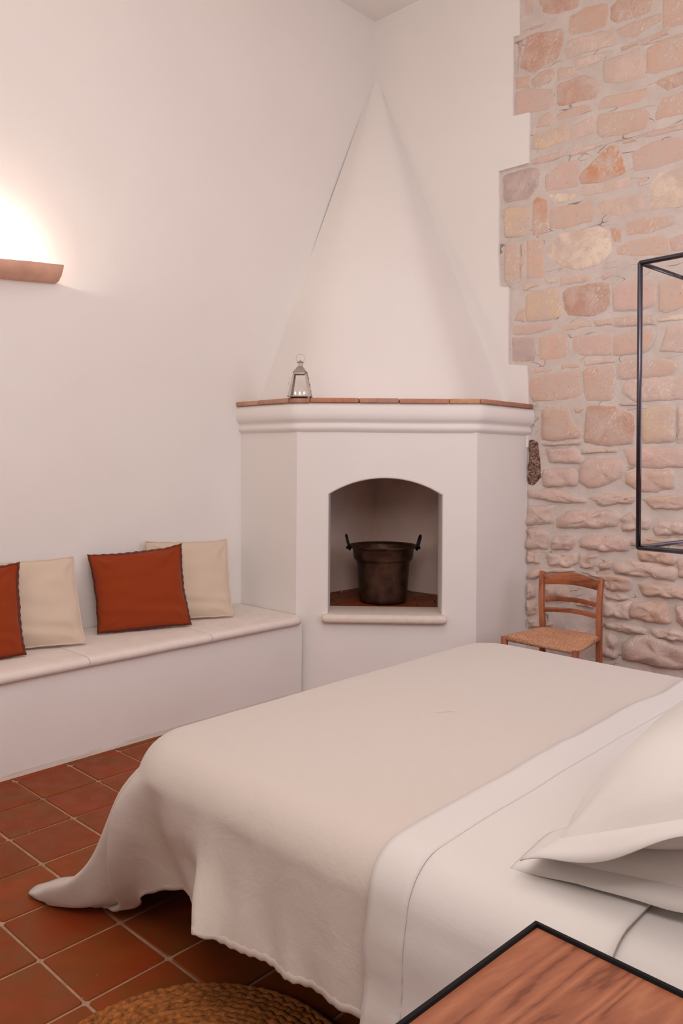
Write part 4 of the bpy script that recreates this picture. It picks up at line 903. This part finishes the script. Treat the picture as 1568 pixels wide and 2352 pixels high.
def sheet_pt(a, t, off=0., wob=1.):
    """t along the cross section: far hem -> top -> near hem"""
    yn, yf, R = 1.178 - off, 3.042 + off, .105; zt_ = TOPZ + .012 + off
    Lh = .38; Ltop = (yf - R) - (yn + R); La = R * pi / 2; tot = 2 * Lh + 2 * La + Ltop; s_ = t * tot
    if s_ < Lh: y, z = yf + .01, zt_ - R - (Lh - s_); w_ = (Lh - s_) / Lh; y += .03 * w_
    elif s_ < Lh + La: an = (s_ - Lh) / R; y, z = yf - R + R * cos(an), zt_ - R + R * sin(an); w_ = 0
    elif s_ < Lh + La + Ltop: q = s_ - Lh - La; y, z = yf - R - q, zt_; w_ = 0; z += .009 * sin(pi * q / Ltop)
    elif s_ < Lh + 2 * La + Ltop: an = (s_ - Lh - La - Ltop) / R; y, z = yn + R - R * sin(an), zt_ - R + R * cos(an); w_ = 0
    else: q = s_ - Lh - 2 * La - Ltop; w_ = q / Lh; y, z = yn - .024 * w_ ** .6, zt_ - R - q
    if w_ > 0 and y < 2: y += (.012 * sin(a * 11 + 1.2) + .016 * nz(a * .6, z * 1.6, 3, 7) + .004 * nz(a * .5, z * 2, 9, 26)) * min(1, w_ * 2.2)
    z += .004 * nz(a, y, 7, 4)
    return y, z
def sheet(name, a0, a1, off, edge_w, parent=None, nu=26, nv=150, mat='white'):
    def fn(i, j):
        a = a0 + (a1 - a0) * i; y, z = sheet_pt(a, j, off)
        e = (1 - i) * edge_w * (nz(0, j * 8, 1, 1.6) + .5 * nz(0, j * 24, 4, 1)) if edge_w else 0
        return (a + e, y, z)
    return MB().grid(fn, nu, nv).out(name, M[mat], parent, smooth=True)
sh = sheet('top_sheet', -1.02, -.545, 0, .012)
md = sh.modifiers.new('s', 'SOLIDIFY'); md.thickness = .006; md.offset = 1
tag(sh, 'white cotton top sheet folded back over the oatmeal bedspread', 'sheet')
hb_ = sheet('hem_band', -1.024, -.925, .0063, .012, sh, 8)
md = hb_.modifiers.new('s', 'SOLIDIFY'); md.thickness = .0006; md.offset = 1
def under_pt():
    def fn(i, j):
        a = -.70 + .82 * i; y, z = sheet_pt(a, j, -.007)
        return (a, y, z - .001)
    return fn
us = MB().grid(under_pt(), 20, 120).out('fitted_sheet', M['white'], bed, smooth=True)

# ------------------------------------------------------------------ pillows
def pillow(corners, T, label, seed, fl=.13, droop=.02, wav=.010, lift=0):
    A, B, C, D = map(Vector, corners)      # near-foot, near-head, far-head, far-foot
    n_ = (B - A).cross(D - A).normalized()
    if n_.z < 0: n_ = -n_
    root = empty('pillow', (A + B + C + D) / 4, label, 'pillow', 'white pillows on the bed')
    N = 56; fu, fv = 1 - fl, 1 - fl * .72
    def fn(sg, inner):
        def g(i, j):
            u, v = i * 2 - 1, j * 2 - 1
            if inner: u, v = u * fu, v * fv
            a, b = (u + 1) / 2, (v + 1) / 2
            p = (A * (1 - a) + B * a) * (1 - b) + (D * (1 - a) + C * a) * b
            if inner:
                uu, vv = min(abs(u) / fu, 1), min(abs(v) / fv, 1)
                th = T * ((1 - uu ** 2.3) * (1 - vv ** 2.6)) ** .58
                th += .010 * nz(u * 1.2, v * 1.4, seed, 1.5) * min(1, th / .03)
                th += .004 * sin(math.atan2(v - 1 * (1 if v > 0 else -1), u - (1 if u > 0 else -1)) * 14) * math.exp(-((1 - uu) ** 2 + (1 - vv) ** 2) / .12) * min(1, th / .02)
                return p + n_ * (sg * th + lift * 0)
            e = max(max(0, abs(u) - fu) / (1 - fu), max(0, abs(v) - fv) / (1 - fv))
            w_ = wav * e * (sin(u * 7 + seed) * cos(v * 6 + seed * 2) + .8 * nz(u * 2, v * 2, seed, 1.7))
            return p + n_ * (w_ + sg * .0012) - Vector((0, 0, droop * e ** 1.5))
        return g
    MB().grid(fn(1, True), N, N).grid(fn(-1, True), N, N).out('pillow_body', M['white'], root, smooth=True)
    fln = MB().grid(fn(1, False), N, N); 
    keep = []
    for q in fln.f:
        i, j = q[0] // N, q[0] % N; u, v = (i + .5) / (N - 1) * 2 - 1, (j + .5) / (N - 1) * 2 - 1
        if abs(u) > fu - .05 or abs(v) > fv - .05: keep.append(q)
    used = sorted({k for q in keep for k in q}); mp = {k: i for i, k in enumerate(used)}
    o = link('flange', [fln.v[k] for k in used], [[mp[k] for k in q] for q in keep], M['white'], root, smooth=True)
    md = o.modifiers.new('s', 'SOLIDIFY'); md.thickness = .0022; md.offset = 0
    return root
pillow([(-.785, 1.30, .655), (-.22, 1.40, .700), (-.22, 2.10, .70), (-.785, 2.09, .665)], .092, 'lower white pillow, flat beneath the propped flanged one', 2, .12, .020, .012)
pillow([(-.735, 1.265, .694), (-.16, 1.33, .955), (-.18, 2.08, .99), (-.76, 2.07, .76)], .115, 'upper white pillow with wide stitched flange, propped over the lower one', 5, .15, .020, .012)

# ------------------------------------------------------------------ bedside table
tb = empty('bedside_table', (-.35, .83, 0), 'square bedside table with brown wood top and thin raised black metal edge', 'side table', rz=0)
MT = Matrix.Translation((-.5905, 1.0555, 0)) @ Matrix.Rotation(radians(-2.4), 4, 'Z')     # origin at the far left corner
TW, TD, TZ, fw = .50, .55, .72, .0065
def tpart(mb, name, mat, **kw): mb.xf(MT); return mb.out(name, mat, tb, **kw)
tpart(MB().box(fw, TW - fw, -TD + fw, -fw, TZ - .022, TZ - .003), 'table_top', M['wood'])
for b_ in ((0, TW, -fw, 0), (0, TW, -TD, -TD + fw), (0, fw, -TD + fw, -fw), (TW - fw, TW, -TD + fw, -fw)): tpart(MB().box(*b_, TZ - .028, TZ + .003), 'edge_bar', M['black'], bevel=.0008, seg=1)
for x in (0, TW - .018):
    for y in (-TD, -.018): tpart(MB().box(x, x + .018, y, y + .018, 0, TZ - .028), 'leg', M['black'])
tpart(MB().box(.018, TW - .018, -TD + .002, -TD + .014, .10, .112), 'stretcher', M['black']); tpart(MB().box(.018, TW - .018, -.014, -.002, .10, .112), 'stretcher', M['black'])

# ------------------------------------------------------------------ round woven rug
rg = empty('round_rug', (-1.40, 1.02, 0), 'round woven seagrass rug on the tiles beside the bed', 'rug')
cx, cy, RG = -1.40, 1.022, .395
ncoil = 22; cw = RG / ncoil
for k in range(ncoil):
    r0 = RG - (k + .5) * cw; seg = max(16, int(2 * pi * r0 / .007)); mb = MB(); ns = 8
    ph = random.random() * 6; 
    for i in range(seg):
        a = 2 * pi * i / seg; tw = a * r0 / .017 * pi
        bump_ = .0036 * abs(sin(tw / 2 + ph)) + .0022 * nz(cos(a) * r0 * 60, sin(a) * r0 * 60, k)
        rr = r0 + .0022 * nz(cos(a) * 4, sin(a) * 4, k * .7) + .0010 * sin(tw + ph)
        for q in range(ns):
            b_ = 2 * pi * q / ns + tw * .5 * 0
            hh = cw * .56 + bump_
            mb.v.append(Vector((cx + (rr + cos(b_) * hh) * cos(a), cy + (rr + cos(b_) * hh) * sin(a), max(.001, .011 + sin(b_) * (hh + .0012 * sin(tw * 1.0 + b_ * 2))))))
    for i in range(seg):
        for q in range(ns):
            i2, q2 = (i + 1) % seg, (q + 1) % ns
            mb.f.append([i * ns + q, i * ns + q2, i2 * ns + q2, i2 * ns + q])
    mb.out('coil', M['rope'], rg, smooth=True)
